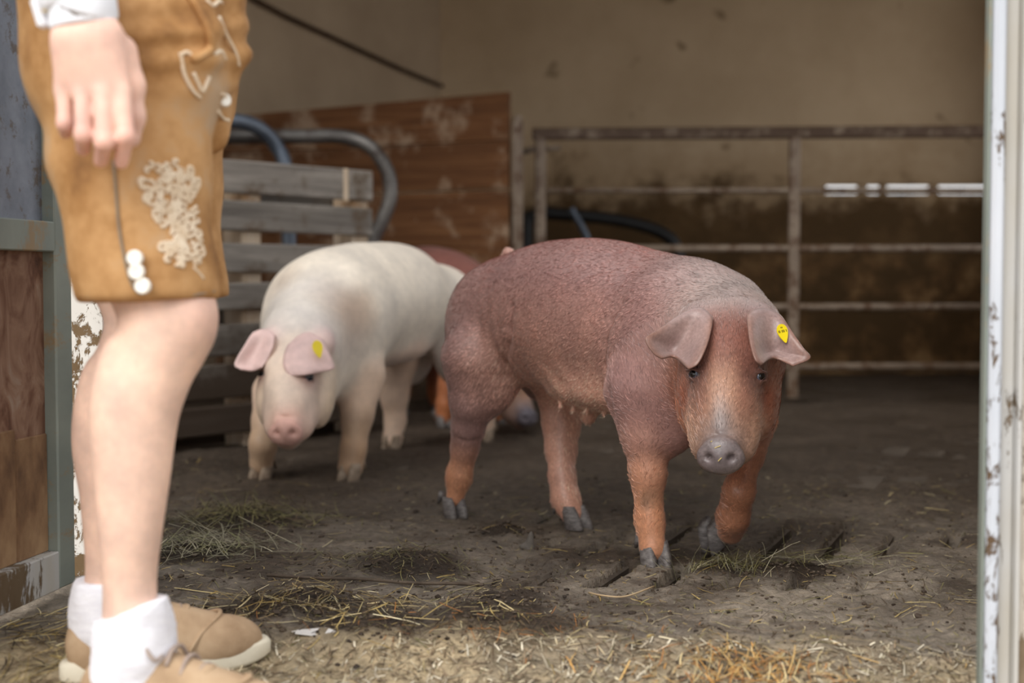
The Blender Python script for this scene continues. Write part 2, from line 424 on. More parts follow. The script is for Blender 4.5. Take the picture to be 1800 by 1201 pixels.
# ================================================================== the shed
YB = 8.3; XC = -.415; SL = .57                      # back wall depth, corner, slope of the left wall
def left_x(Y): return XC - SL*(YB - Y)
def right_x(Y): return .76 + .36*(Y - 2.0)
def prism(poly, z0, z1):
    n = len(poly); V = [(x, y, z0) for x, y in poly] + [(x, y, z1) for x, y in poly]
    F = [tuple(range(n))[::-1], tuple(range(n, 2*n))] + [(i, (i+1) % n, n+(i+1) % n, n+i) for i in range(n)]
    return V, F
def struct(name, V, F, m, parent=None, label=None):
    o = mesh_obj(name, V, F, m, parent, False)
    if parent is None: tag(o, label, None, None, 'structure')
    return o
ROOF = 2.42
# floor: a base slab, with the concrete slats lying on it
floor = struct('floor', *prism([(-4.6, 2.42), (3.6, 2.42-.0), (3.6, 8.6), (-4.6, 8.6)], -.2, -.055), CONC, label='dirty slatted concrete floor of the pig shed')
yard = struct('yard_ground', *prism([(-30, -25), (30, -25), (30, 2.42), (-30, 2.42)], -.2, -.03), YARD, label='pale trodden yard ground before the shed')
lw = .2
struct('wall_left', *prism([(left_x(YB), YB), (left_x(2.6), 2.6), (left_x(2.6)-lw, 2.6), (left_x(YB)-lw, YB)], -.05, ROOF), CREAM, label='cream boarded left wall of the shed')
zs0, zs1 = 1.052, 1.108
xs = P(1452, 335, YB)[0]
bb = MB()
for (x0, x1, z0, z1) in ((-.7, 3.6, -.05, zs0), (-.7, xs, zs0, zs1), (-.7, 3.6, zs1, ROOF)):
    bb.box((x0, YB, z0), (x1, YB+.15, z1))
for x0, x1 in ((xs+.20, xs+.245), (xs+.33, xs+.36), (xs+.62, xs+.66)): bb.box((x0, YB+.02, zs0), (x1, YB+.1, zs1))
tag(bb.build('wall_back', WALL), 'cream back wall, black and brown with muck below', kind='structure')
# right wall, out of view, with a long opening added to light the pen
rw = MB()
def rbox(y0, y1, z0, z1):
    V, F = prism([(right_x(y0), y0), (right_x(y0)+.18, y0), (right_x(y1)+.18, y1), (right_x(y1), y1)], z0, z1); rw.add(V, F)
rbox(2.15, YB, -.05, .70); rbox(2.15, YB, 2.28, ROOF); rbox(2.15, 2.4, .70, 2.28); rbox(7.9, YB, .70, 2.28)
tag(rw.build('wall_right', CREAM), 'right wall of the shed with a long opening added for light', kind='structure')
cm = MB()                                            # roof with an open rooflight over the front of the pen
for pl in ([(-4.6, 2.55), (3.7, 1.75), (3.7, 2.5), (-4.6, 2.8)], [(-4.6, 2.8), (-1.7, 2.7), (-1.7, 4.6), (-4.6, 4.6)], [(1.8, 2.57), (3.7, 2.5), (3.7, 4.6), (1.8, 4.6)], [(-4.6, 4.6), (3.7, 4.6), (3.7, 8.6), (-4.6, 8.6)]):
    cm.add(*prism(pl, ROOF, ROOF+.12))
struct('ceiling', np.vstack(cm.v), cm.f, CEIL, label='dark boarded shed ceiling')
mb = MB().box((-.5, YB-.14, 2.195), (3.6, YB, ROOF)); tag(mb.build('trim_1', CEIL), 'dark brown beam under the ceiling at the back wall', kind='structure')
# front wall: peeling pier at the left, lintel, rough wall at the right
xj0, xj1 = P(104, 600, 2.62)[0], P(186, 600, 2.62)[0]
fw = MB(); fw.add(*prism([(xj1, 2.60), (xj1+.03, 2.70), (xj0-.25, 2.76), (xj0-.25, 2.60)], -.05, ROOF))
for z0_, z1_ in ((-.05, .8), (2.28, ROOF)): fw.add(*prism([(xj0-.25, 2.60), (xj0-.25, 2.76), (-4.4, 2.86), (-4.4, 2.70)], z0_, z1_))  # added opening, out of view, to light the white pig and pallet
struct('wall_front', np.vstack(fw.v), fw.f, PEEL, label='pier of the shed front with peeling white paint behind the bare legs')
struct('wall_front.001', *prism([(xj1-.3, 2.6), (xj1-.3, 2.72), (.7, 2.06), (.7, 1.92)], 2.2, ROOF), PEEL, label='lintel over the shed opening')
# right door post: a steel channel with a worn face
px0 = P(1729, 600, 1.9)[0]
post = empty('trim_2', (px0, 1.9, 0), 0, 'white splashed steel door post at the right edge', None, None, 'structure')
MB().box((px0, 1.895, -.03), (px0+.0045, 1.912, ROOF), .001).build('channel_lip', GREENSTEEL, post)
MB().box((px0+.0045, 1.885, -.03), (px0+.021, 1.91, ROOF), .004).build('front_flange', POSTP, post)
MB().box((px0+.021, 1.902, -.03), (px0+.044, 1.93, ROOF), .003).build('web', POSTG, post)
MB().box((px0+.044, 1.888, -.03), (px0+.050, 2.03, ROOF), .002).build('rear_flange', POSTG, post)
# rough whitewashed wall beyond the post
nx, nz = 24, 140; V = []; F = []
for i in range(nz+1):
    for j in range(nx+1):
        x = px0+.050 + .6*(j/nx)**1.5; z = -.03 + (ROOF+.03)*i/nz
        V.append((x, 1.905 - .03*float(fbm(A(x*22, z*16, 3.3), 4)) + .012, z))
g = nx+1; F = [(i*g+j, i*g+j+1, (i+1)*g+j+1, (i+1)*g+j) for i in range(nz) for j in range(nx)]
n0 = len(V); V += [(px0+.050, 1.94, -.03), (px0+.65, 1.94, -.03), (px0+.65, 1.94, ROOF), (px0+.050, 1.94, ROOF)]
F += [(n0+1, n0, n0+3, n0+2), tuple([i*g for i in range(nz+1)] + [n0+3, n0]), tuple([n0+1, n0+2] + [i*g+nx for i in range(nz, -1, -1)])]
struct('wall_front.002', V, F, ROUGHWALL, label='rough whitewashed wall beside the steel post')

# ------------------------------------------------------------------ open stable door at the left
D0 = P(112, 1038, GY(1038)-.09); D0[2] = 0; D1 = P(0, 1085, GY(1085)-.10); D1[2] = 0
dd = nrm(D1-D0); dn = A(-dd[1], dd[0], 0)                  # along the leaf towards the camera; facing the opening side
if dn[0] < 0: dn = -dn
door = empty('door_1', D0, 0, 'open stable door with grey sheet above and rusty sheet below', None, None, 'structure')
def dpt(s, z, off=0): return D0 + dd*s + dn*off + A(0,0,z)
def dpanel(name, s0, s1, z0, z1, off, th, m, b=.002):
    return bar(name, dpt(s0, (z0+z1)/2, off), dpt(s1, (z0+z1)/2, off), z1-z0, th, m, door, b)
W_ = .86; st = .058
zr0, zr1 = .605, .655
bar('stile', dpt(st/2, .035), dpt(st/2, 2.05), st, .045, GREENSTEEL, door, .003, up=dd)
bar('stile', dpt(W_-st/2, .035), dpt(W_-st/2, 2.05), st, .045, GREENSTEEL, door, .003, up=dd)
dpanel('middle_rail', st, W_-st, zr0, zr1, 0, .045, GREENSTEEL)
dpanel('bottom_rail', st, W_-st, .035, .10, 0, .045, POSTG)
dpanel('top_rail', st, W_-st, 2.0, 2.05, 0, .045, GREENSTEEL)
dpanel('upper_panel', st, W_-st, zr1, 2.0, -.006, .012, GALV, 0)
dpanel('lower_panel', st, W_-st, .30, zr0, -.006, .012, RUSTSHEET, 0)
for i in range(7):
    s0 = st + i*(W_-2*st)/7; dpanel('plank', s0+.001, s0+(W_-2*st)/7-.001, .10, .30+.02*math.sin(i*2.1), -.006, .02, PLANKRUST, .002)

# ------------------------------------------------------------------ wooden pallet leaning upright at the left
pr = P(657, 490, 5.17); plf = P(385, 490, 4.6); u = nrm((plf-pr)*A(1,1,0)); pr[2] = 0
pl_end = pr + u*1.22; pn = A(u[1], -u[0], 0)
if pn[1] > 0: pn = -pn                                   # towards the camera
pallet = empty('pallet', (pr+pl_end)/2, 0, 'weathered grey wooden pallet standing upright behind the white pig', 'pallet')
for i, (z1, z0) in enumerate(((.946,.838), (.815,.716), (.676,.580), (.547,.459), (.413,.310), (.284,.172), (.150,.055))):
    j = A(0,0,1)*random.uniform(-.006,.006); e = random.uniform(-.015,.012)
    bar('slat', pr - u*e + A(0,0,(z0+z1)/2) - j, pl_end + A(0,0,(z0+z1)/2) + j, z1-z0, .024, GREYWOOD, pallet, .005)
for s in (.055, .57, 1.14):
    c = pr + u*s - pn*.062; bar('stringer', c, c + A(0,0,.93), .085, .095, PALEWOOD, pallet, .003, up=u)
for i, z in enumerate((.06, .45, .86)):
    bar('back_slat', pr + A(0,0,z) - pn*.125, pl_end + A(0,0,z) - pn*.125, .1, .022, GREYWOOD, pallet, .004)
# strap around the top slat
bar('strap', pr + u*.155 + A(0,0,.834) + pn*.0145, pr + u*.155 + A(0,0,.948) + pn*.0145, .022, .004, PALEWOOD, pallet, .001, up=u)

# ------------------------------------------------------------------ brown board partition behind it
a0 = P(896, 490, 6.2); b0 = P(380, 490, 6.47); a0[2] = b0[2] = 0
uu = nrm(b0-a0); part = empty('board_partition', (a0+b0)/2, 0, 'brown wooden partition of wide boards behind the pallet', 'partition')
L = np.linalg.norm(b0-a0)
zr = [P(896, y, 6.2)[2] for y in (160, 246, 333)] + [.62, .31, .02]
zl = [P(380, y, 6.47)[2] for y in (205, 272, 352)] + [.60, .30, .02]
for i in range(5):
    mbx = MB(); g_ = .004
    V = [(0, -.02, zr[i]-g_), (0, .02, zr[i]-g_), (0, .02, zr[i+1]+g_), (0, -.02, zr[i+1]+g_), (L, -.02, zl[i]-g_), (L, .02, zl[i]-g_), (L, .02, zl[i+1]+g_), (L, -.02, zl[i+1]+g_)]
    o = MB().add(V, [(0,1,2,3), (7,6,5,4), (0,4,5,1), (3,2,6,7), (0,3,7,4), (1,5,6,2)]).build('board', BROWNWOOD, None, False, world=False)
    o.parent = part; ang = math.atan2(uu[1], uu[0])
    o.location = Vector(a0) - Vector(world_loc(part)) + Vector((0, 0, random.uniform(-.004, .004))) + Vector((0, random.uniform(-.004,.004), 0)); o.rotation_euler = (0, 0, ang)
pp = P(910, 490, 6.22)
MB().box((pp[0]-.024, 6.19, 0), (pp[0]+.024, 6.25, P(910, 212, 6.22)[2]), .004).tube([(pp[0], 6.22, P(910, 214, 6.22)[2]-.01), (pp[0], 6.22, P(910, 204, 6.22)[2])], .018, 10).build('end_post', RAIL, part)

# ------------------------------------------------------------------ steel gate across the back
ga, gb = P(940, 490, 6.35), P(1790, 490, 6.2); gu = nrm((gb-ga)*A(1,1,0))
def gpt(px, py):
    u_ = (px-900)/F_PX; k = (gb[0]-ga[0])/(gb[1]-ga[1])
    Y = (ga[0] - k*ga[1])/(u_ - k); return P(px, py, Y)
gate = empty('steel_gate', ((ga+gb)/2)*A(1,1,0), 0, 'rusty steel bar gate across the back of the pen', 'gate')
for py, r in ((335, .013), (437, .0165), (540, .0165), (645, .018)):
    MB().tube([gpt(950, py), gpt(1800, py)], r, 12).build('rail', RAIL, gate, True)
z = gpt(950, 235)[2]; bar('top_rail', gpt(936, 236), gpt(1800, 231), .052, .04, TOPRAIL, gate, .006)
for px in (950, 1397, 1786):
    a = gpt(px, 236); a2 = a*A(1,1,0); bar('upright', a2 + A(0,0,.03), a, .048, .035, RAIL, gate, .005, up=gu)
a = gpt(960, 262); MB().tube([a, gpt(985, 260)], .012, 10).build('latch_bolt', RAIL, gate, True)
a = gpt(940, 262); MB().tube([a, gpt(916, 268)], .014, 10).build('hinge_pin', RAIL, gate, True)

# ------------------------------------------------------------------ tubular hoops and cable
def hoop(name, pts, r, m, label, cat, Y, foot=True):
    q = [P(x, y, Y+dy) for x, y, dy in pts]
    if foot:
        e = q[-1].copy(); e[2] = 0.; q.append(e)
        s_ = q[0].copy(); s_[2] = 0.; q.insert(0, s_)
    o = MB().tube(spline(q, 10), r, 14).build(name, m, None, True); return tag(o, label, cat)
hoop('tube_hoop', [(150,300,-.25), (200,228,-.2), (300,212,-.15), (405,212,-.1), (452,224,-.05), (485,256,0), (502,300,0), (508,420,0)], .028, HOOPB, 'bluish bent steel tube rising behind the left end of the pallet', 'tube', 5.4)
hoop('tube_hoop.001', [(170,330,-.3), (215,250,-.25), (320,240,-.2), (405,240,-.15), (520,240,-.05), (600,241,0), (650,258,0), (680,300,0), (686,345,0), (672,388,0), (655,430,0), (648,520,0)], .0285, HOOP, 'dark worn tube hoop curving down at the right end of the pallet', 'tube', 5.6)
hoop('tube_hoop.002', [(925,420,0), (940,378,0), (1000,378,0), (1090,388,0), (1160,408,0), (1190,440,0), (1200,520,0)], .034, BLACKHOSE, 'black curved tube before the dirty back wall behind the gate', 'tube', 7.5)
hoop('tube_hoop.003', [(1004,366,.0), (1010,378,0), (1022,398,0), (1034,430,0), (1042,520,0), (1046,620,0), (1046,681,0)], .018, HOOPB, 'thin shiny bluish tube behind the gate over the brown back', 'tube', 7.35, False)
def wall_pt(px, py):
    u_ = (px-900)/F_PX; Y = (XC - SL*YB)/(u_ - SL) ; p = P(px, py, Y); p[0] += .02; p[1] -= .02; return p
cable = MB().tube([wall_pt(420, -12), wall_pt(500, 30), wall_pt(600, 76), wall_pt(700, 122), wall_pt(772, 152)], .011, 8).build('wall_cable', CEIL, None, True)
tag(cable, 'thin dark cable running diagonally down the left wall', 'cable')

# ================================================================== pigs
def evalf(prims, p):
    p = np.asarray(p, float)[None, :]; d = 1.0
    for q in prims:
        if (p[0] < q.lo-.06).any() or (p[0] > q.hi+.06).any(): continue
        e = float(q.f(p)[0])
        if q.op == 'u': t = max(q.k-abs(d-e), 0)/q.k; d = min(d, e) - t*t*q.k*.25
        else: e = -e; t = max(q.k-abs(d-e), 0)/q.k; d = max(d, e) + t*t*q.k*.25
    return d
def hit(prims, px, py, y0, y1):
    """first point of a body met along a line of sight"""
    lo = None
    for Y in np.arange(y0, y1, .003):
        if evalf(prims, P(px, py, Y)) < 0: return P(px, py, Y-.0015)
    return P(px, py, y1)
def gradf(prims, p, e=.004):
    g = np.array([evalf(prims, p + e*np.eye(3)[i]) - evalf(prims, p - e*np.eye(3)[i]) for i in range(3)]); return nrm(g)

HOOF = simple('hoof_horn', [(70,64,62), (104,98,96), (132,126,122)], 60, (1,1,2.5), rough=.55, bump=.4, bdist=.002)
HOOFP = simple('muddy_hoof_horn', [(92,76,62), (140,122,104), (166,148,130)], 50, rough=.7, bump=.4, bdist=.002)
def eye_mat():
    m = NT('pig_eye'); x = m.xyz()[0]
    c = m.ramp(m.maprange(x, 0, .0106), [(.0, (60,44,40)), (.60, (150,136,128)), (.64, (44,44,54)), (.74, (92,98,118)), (.885, (66,70,86)), (.90, (6,6,8)), (1, (6,6,8))])
    return m.out(c, .06, 0, .6)
EYE = eye_mat()
TAGM = simple('yellow_plastic', [(232,206,20), (250,226,40)], 20, rough=.35, bump=0)
INK = simple('tag_print', [(40,36,10), (60,52,14)], 20, rough=.5, bump=0)

def toe_mesh(mb, c, f, l, up, s, side):
    n = 12; rings = [(.052, -.012, .019, .0125), (.040, -.006, .022, .0145), (.020, .003, .0245, .0158), (.003, .009, .0265, .0162), (0, .009, .025, .0150)]
    V = []
    for z, cx, rx, ry in rings:
        for k in range(n):
            a = 2*math.pi*k/n; ca = math.cos(a)
            x = cx + rx*ca*(1.18 if ca > 0 else .9); y = side*.0155 + ry*math.sin(a)*(1-.42*max(ca,0)**2)
            V.append(c + s*(f*x + l*y + up*z))
    F = [(i*n+k, (i+1)*n+k, (i+1)*n+(k+1) % n, i*n+(k+1) % n) for i in range(len(rings)-1) for k in range(n)]
    F += [tuple(range(n)), tuple((len(rings)-1)*n+k for k in range(n))[::-1]]
    mb.add(V, F)
def hoof(parent, c, yaw, pitch=0, s=1.0, m=None, dew=True):
    """cloven hoof with two toes and two dewclaws; c is the ground point under its middle"""
    c = np.asarray(c, float); f0 = A(math.cos(yaw), math.sin(yaw), 0); l = A(-math.sin(yaw), math.cos(yaw), 0)
    f = f0*math.cos(pitch) - A(0,0,1)*math.sin(pitch); up = A(0,0,1)*math.cos(pitch) + f0*math.sin(pitch)
    mb = MB(); toe_mesh(mb, c, f, l, up, s, 1); toe_mesh(mb, c, f, l, up, s, -1)
    if dew:
        for sd in (-1, 1):
            a = c + s*(-f*.030 + l*sd*.021 + up*.062); b = a + s*(-f*.016 + l*sd*.004 - up*.030)
            mb.tube([a, (a+b)/2, b], [.009*s, .0075*s, .003*s], 8)
    return mb.build('hoof', m or HOOF, parent, True)

def pig_prims(c):
    """body prims from a pose: hips H, shoulders S (world x, y), profile, head points, legs given as joint chains"""
    H, S = A(*c['H'], 0), A(*c['S'], 0); d = nrm(S-H); l = A(-d[1], d[0], 0); R = np.stack([d, l, A(0,0,1)], 1); col = c['col']
    pr = []
    for (t, z, rl, rz, rf) in c['profile']:
        pr.append(ell(H + (S-H)*t + A(0,0,z), (rf, rl, rz), R, c.get('kb', .11), col['body']))
    for (a, r1, b, r2, cc) in c.get('neck', []): pr.append(cap(a, b, r1, r2, .07, col[cc]))
    for (t, y, z, rad, k, cc) in c['lumps']:            # hams, shoulders, chest, in body coordinates
        pr.append(ell(H + (S-H)*t + l*y + A(0,0,z), rad, R, k, col[cc]))
    for leg in c['legs']:
        pts = [(P(x, y, Y), r) for x, y, Y, r in leg['j']]
        pr += chain(pts, .022, [col[k] for k in leg['c']], k0=.045)
    # head
    O, hd = np.asarray(c['head'][0], float), np.asarray(c['head'][1], float); f = nrm(hd-O); Rh = frame(f); hl = np.linalg.norm(hd-O); s = hl/.335
    def h(a, y, u): return O + Rh @ A(a*s, y*s, (u-.055)*s)
    def q(r): return tuple(x*s for x in r)
    pr += [ell(h(.07,0,.0), q((.10,.082,.080)), Rh, .05, col['head']),
           ell(h(.155,0,.010), q((.115,.066,.062)), Rh, .03, col['head']),
           cap(h(.15,0,.0), h(.290,0,-.006), .056*s, .039*s, .03, col['muzzle']),
           cap(h(.07,0,-.075), h(.285,0,-.038), .048*s, .030*s, .03, col['jowl'])]
    for y in (-1, 1):
        pr += [ell(h(.105,y*.058,-.050), q((.115,.042,.068)), Rh, .014, col['jowl']),
               ell(h(.215,y*.040,-.024), q((.080,.027,.036)), Rh, .02, col['muzzle']),
               ell(h(.110,y*.049,.045), q((.034,.020,.017)), Rh, .02, col['head']),
               ell(h(.02,y*.064,.045), q((.035,.030,.028)), Rh, .03, col['ear'])]
    nd = nrm(Rh @ A(1, 0, .62)); Rn = frame(nd)
    sn = h(.306, 0, -.002)
    pr += [
           ell(sn + Rn @ A(.018*s, 0, -.001*s), q((.015,.0440,.0325)), Rn, .005, col['snout']), cap(sn + Rn @ A(-.012*s, 0, 0), sn + Rn @ A(.012*s, 0, 0), .033*s, .028*s, .01, col['snout']), ell(sn + Rn @ A(.016*s, 0, .022*s), q((.013,.028,.014)), Rn, .006, col['snout']),
           cap(sn + Rn @ A(.0*s, -.024*s, .036*s), sn + Rn @ A(.0*s, .024*s, .036*s), .0035*s, .0035*s, .008, col['snout'], 's')]
    c['sn'] = sn; c['Rn'] = Rn
    for y in (-1, 1): pr.append(ell(sn + Rn @ A(.033*s, y*.0185*s, .002*s), q((.015,.0095,.0075)), Rn, .004, col['nostril'], 's'))
    for (a, b, ra, rb, k, cc) in c.get('extra', []): pr.append(cap(a, b, ra, rb, k, col[cc]))
    c['Rh'] = Rh; c['h'] = h; c['s'] = s
    return pr

def add_eye(root, prims, px, py, y0, y1, Rh, r, out_dir, lidcol):
    """eyeball as a part, with lids blended into the body"""
    p = hit(prims, px, py, y0, y1); n = gradf(prims, p); c = p - n*r*.18
    look = nrm(n + .9*nrm(A(0,0,CAM_Z) - p)); R = frame(look)
    new = [ell(c, (r*1.12,)*3, None, .004, lidcol, 's')]
    up = R[:,2]; side = R[:,1]
    def arc(sign, lift):
        pts = []
        for t in np.linspace(-1, 1, 6):
            q = c + side*t*r*1.25 + up*sign*r*lift*math.sqrt(max(0, 1-.8*t*t)) + look*r*(.82 - .55*t*t); pts.append(q)
        return pts
    for sign, lift, rr in ((1, .72, .30), (-1, .80, .22)):
        a = arc(sign, lift)
        for i in range(5): new.append(cap(a[i], a[i+1], r*rr, r*rr, .005, lidcol))
    u = np.linspace(0, math.pi, 13); w = np.linspace(0, 2*math.pi, 20, endpoint=False)
    V = [(r*math.cos(a), r*math.sin(a)*math.cos(b), r*math.sin(a)*math.sin(b)) for a in u for b in w]
    F = [(i*20+k, i*20+(k+1) % 20, (i+1)*20+(k+1) % 20, (i+1)*20+k) for i in range(12) for k in range(20)]
    F = [f[::-1] for f in F]
    o = mesh_obj('eye', V, F, EYE, None, True, world=False); o.parent = root
    M = Matrix(R.tolist()).to_4x4(); M.translation = Vector(c) - Vector(world_loc(root)); o.matrix_local = M
    return new

def ear_geo(rows):
    return np.array([[P(x, y, Y) for x, y, Y in r] for r in rows])
def make_pig(name, label, c, skin, h, eyes=(), ears=(), hoofs=(), hair=0, hoofm=None, tags=()):
    base = A(*((A(*c['H'], 0)+A(*c['S'], 0))/2)[:2], 0)
    root = empty(name, base, 0, label, 'pig', 'pigs in the shed')
    prims = pig_prims(c)
    lids = []
    for pts, r, k in c.get('folds', []):                 # skin folds pressed along lines on the flank
        q = [hit(prims, x, y, 2.4, 3.6) for x, y in pts]
        lids += [cap(q[i], q[i+1], r, r, k, None, 's') for i in range(len(q)-1)]
    for (px, py, y0, y1, r) in eyes: lids += add_eye(root, prims, px, py, y0, y1, c['Rh'], r, None, c['col']['lid'])
    V, Q, C = body_mesh(prims + lids, h, c.get('disp'), default=lin(c['col']['body'])[:3])
    if 'paint' in c: C = c['paint'](V, C)
    Q = [tuple(q) for q in Q.tolist()]; nb = len(V); Qb = np.array(Q)
    Vs, Cs = [V], [C]; n = nb
    for rows in ears:
        ev, ef, ed = patch(ear_geo(rows), 6, 6, .0040); Q += [tuple(i+n for i in f) for f in ef]
        e = np.tile(lin(c['col']['ear'])[:3], (len(ev), 1)); w_ = np.clip(1-ed/2.2, 0, 1)[:,None]*.6; e = e*(1-w_) + np.array(lin(c['col'].get('rim', c['col']['ear']))[:3])*w_; Vs.append(ev); Cs.append(e); n += len(ev)
    Vall = np.vstack(Vs); Call = np.vstack(Cs)
    cen = np.array([Vall[list(f)].mean(0) for f in Q]) if 'wet' in c else None
    slots = None
    if cen is not None:
        e = np.abs((cen - c['sn']) @ c['Rn']); slots = ((e < np.array([.03,.05,.036])*c['s']).all(1)).astype(int)
    mesh_obj('body', Vall, Q, [skin, c['wet']] if slots is not None else skin, root, True, Call, slots=slots)
    for (pt, yaw, pitch, s) in hoofs: hoof(root, pt, yaw, pitch, s, hoofm, pitch < .3)
    if hair:
        rng = np.random.default_rng(3); p, nn, vi = tri_samples(V, Qb, hair, rng)
        d = nrm(A(*c['S'], 0)-A(*c['H'], 0)); flow = np.tile(-d*.8 + A(0,0,-.6), (hair, 1))
        hd = ((p - np.asarray(c['head'][0])) @ c['Rh'])[:, 0]; flow[hd > -.02] = -c['Rh'][:,0]*1.0 + A(0,0,-.15)
        low = p[:,2] < .26; flow[low & (hd < -.02)] = A(0,0,-1)
        flow += rng.normal(0, .20, flow.shape); flow -= nn*(flow*nn).sum(1)[:,None]; flow /= np.linalg.norm(flow, axis=1)[:,None]+1e-9
        L = rng.uniform(.006, .015, hair)[:,None]; w = np.cross(nn, flow)*rng.uniform(.0003, .0006, hair)[:,None]
        keep = ~((p[:,2] < .27) & (hd < -.02) & (rng.random(hair) < .75)) & ~((hd > -.02) & (rng.random(hair) < .35))
        hs = ((p - c['h'](.318, 0, -.004)) @ c['Rh']); keep &= ~(np.linalg.norm(hs, axis=1) < .05)
        for leg in c['legs']:
            e = P(*leg['j'][-1][:3]); keep &= np.linalg.norm(p-e, axis=1) > .035
        p, nn, flow, L, w, vi = p[keep], nn[keep], flow[keep], L[keep], w[keep], vi[keep]; m = len(p)
        tip = p + flow*L + nn*L*.06; Vh = np.stack([p-w, p+w, p + flow*L*.6 + nn*L*.08 + w*.7, tip], 1).reshape(-1,3)
        Fh = (np.arange(m)[:,None]*4 + np.array([0,1,2,3])).tolist()
        k = (rng.uniform(.8, 2.4, m)*np.where(((p - np.asarray(c['head'][0])) @ c['Rh'])[:,0] > -.02, .72, 1))[:,None]; tone = np.clip(C[vi]*k + rng.uniform(0,.03,m)[:,None], 0, .9)
        if 'hairtone' in c: tone = c['hairtone'](p, tone, rng)
        o = mesh_obj('bristles', Vh, Fh, c['hairmat'], root, False, np.repeat(tone, 4, 0)); tag(o, 'fine pale bristles', None, None, 'stuff')
    return root, prims

# ------------------------------------------------------------------ reddish brown pig in front
SKIN_RED = attr_skin('red_pig_skin', .40, 170, (1,1,1), .20, .25, .0012, .5, 7, .22)
HAIRM = attr_skin('pig_bristle', .4, 30, (1,1,1), .1, 0, 0, .5, 9)
Pq = lambda x, y, Y: P(x, y, Y)
HC = dict(body=(154,116,110), belly=(204,154,134), head=(138,92,78), muzzle=(170,132,108), jowl=(142,84,56), snout=(100,97,102), nostril=(58,50,56),
          ear=(150,126,122), rim=(128,84,62), lid=(84,62,56), leg=(172,126,106), low=(188,132,100), tail=(196,150,136), grey=(150,126,118), teat=(214,168,148), ham=(154,120,114))
hH, hS = (.035, 3.29), (.365, 2.80)
hd = nrm(A(*hS, 0)-A(*hH, 0)); hlat = A(-hd[1], hd[0], 0)
hero = dict(H=hH, S=hS, col=HC,
    profile=[(-.20, .452, .115, .125, .10), (.02, .478, .150, .140, .16), (.32, .480, .162, .166, .19), (.64, .464, .162, .162, .19), (.98, .433, .146, .156, .15)],
    neck=[(A(*hS, .43), .135, P(1283, 600, 2.67), .105, 'grey'), (A(*hS, .36)+hd*.04, .11, P(1275, 670, 2.66), .085, 'head')],
    lumps=[(-.07, -.086, .41, (.130,.073,.170), .028, 'ham'), (-.08, .080, .42, (.115,.070,.155), .03, 'ham'),
           (1.0, -.085, .385, (.105,.070,.175), .045, 'body'), (1.02, .085, .385, (.105,.075,.175), .03, 'body'),
           (.62, -.02, .325, (.18,.11,.040), .06, 'belly')],
    legs=[dict(j=[(1122,690,2.745,.066), (1129,765,2.735,.038), (1139,832,2.735,.0325), (1142,915,2.735,.0255), (1147,963,2.725,.0275)], c=['body','leg','low','low']),
          dict(j=[(1322,740,2.88,.052), (1314,800,2.83,.029), (1299,866,2.775,.0275), (1289,908,2.80,.029), (1284,934,2.83,.0265)], c=['leg','low','low','low']),
          dict(j=[(830,630,3.22,.072), (828,705,3.245,.0455), (823,752,3.27,.035), (818,785,3.29,.030), (807,838,3.305,.028), (800,876,3.305,.0215)], c=['ham','ham','ham','low','low']),
          dict(j=[(985,680,3.27,.062), (987,745,3.24,.041), (986,790,3.22,.033), (988,838,3.19,.0275), (994,878,3.17,.0295), (1005,903,3.155,.026)], c=['leg','leg','leg','leg','low'])],
    head=(P(1281, 548, 2.60), P(1264, 783, 2.37)),
    extra=[(P(985,706,3.0), P(984,719,2.99), .006, .0045, .008, 'teat'), (P(1007,708,2.97), P(1007,724,2.965), .006, .0045, .008, 'teat'),
           (P(1031,710,2.94), P(1030,727,2.93), .006, .0045, .008, 'teat'), (P(1062,716,2.90), P(1061,733,2.895), .006, .0045, .008, 'teat'),
           (P(1030,705,3.02), P(1034,733,3.01), .03, .018, .02, 'belly'),
           (P(915,470,3.46), P(893,444,3.47), .016, .012, .01, 'tail'), (P(893,444,3.47), P(884,452,3.48), .012, .008, .006, 'tail')])
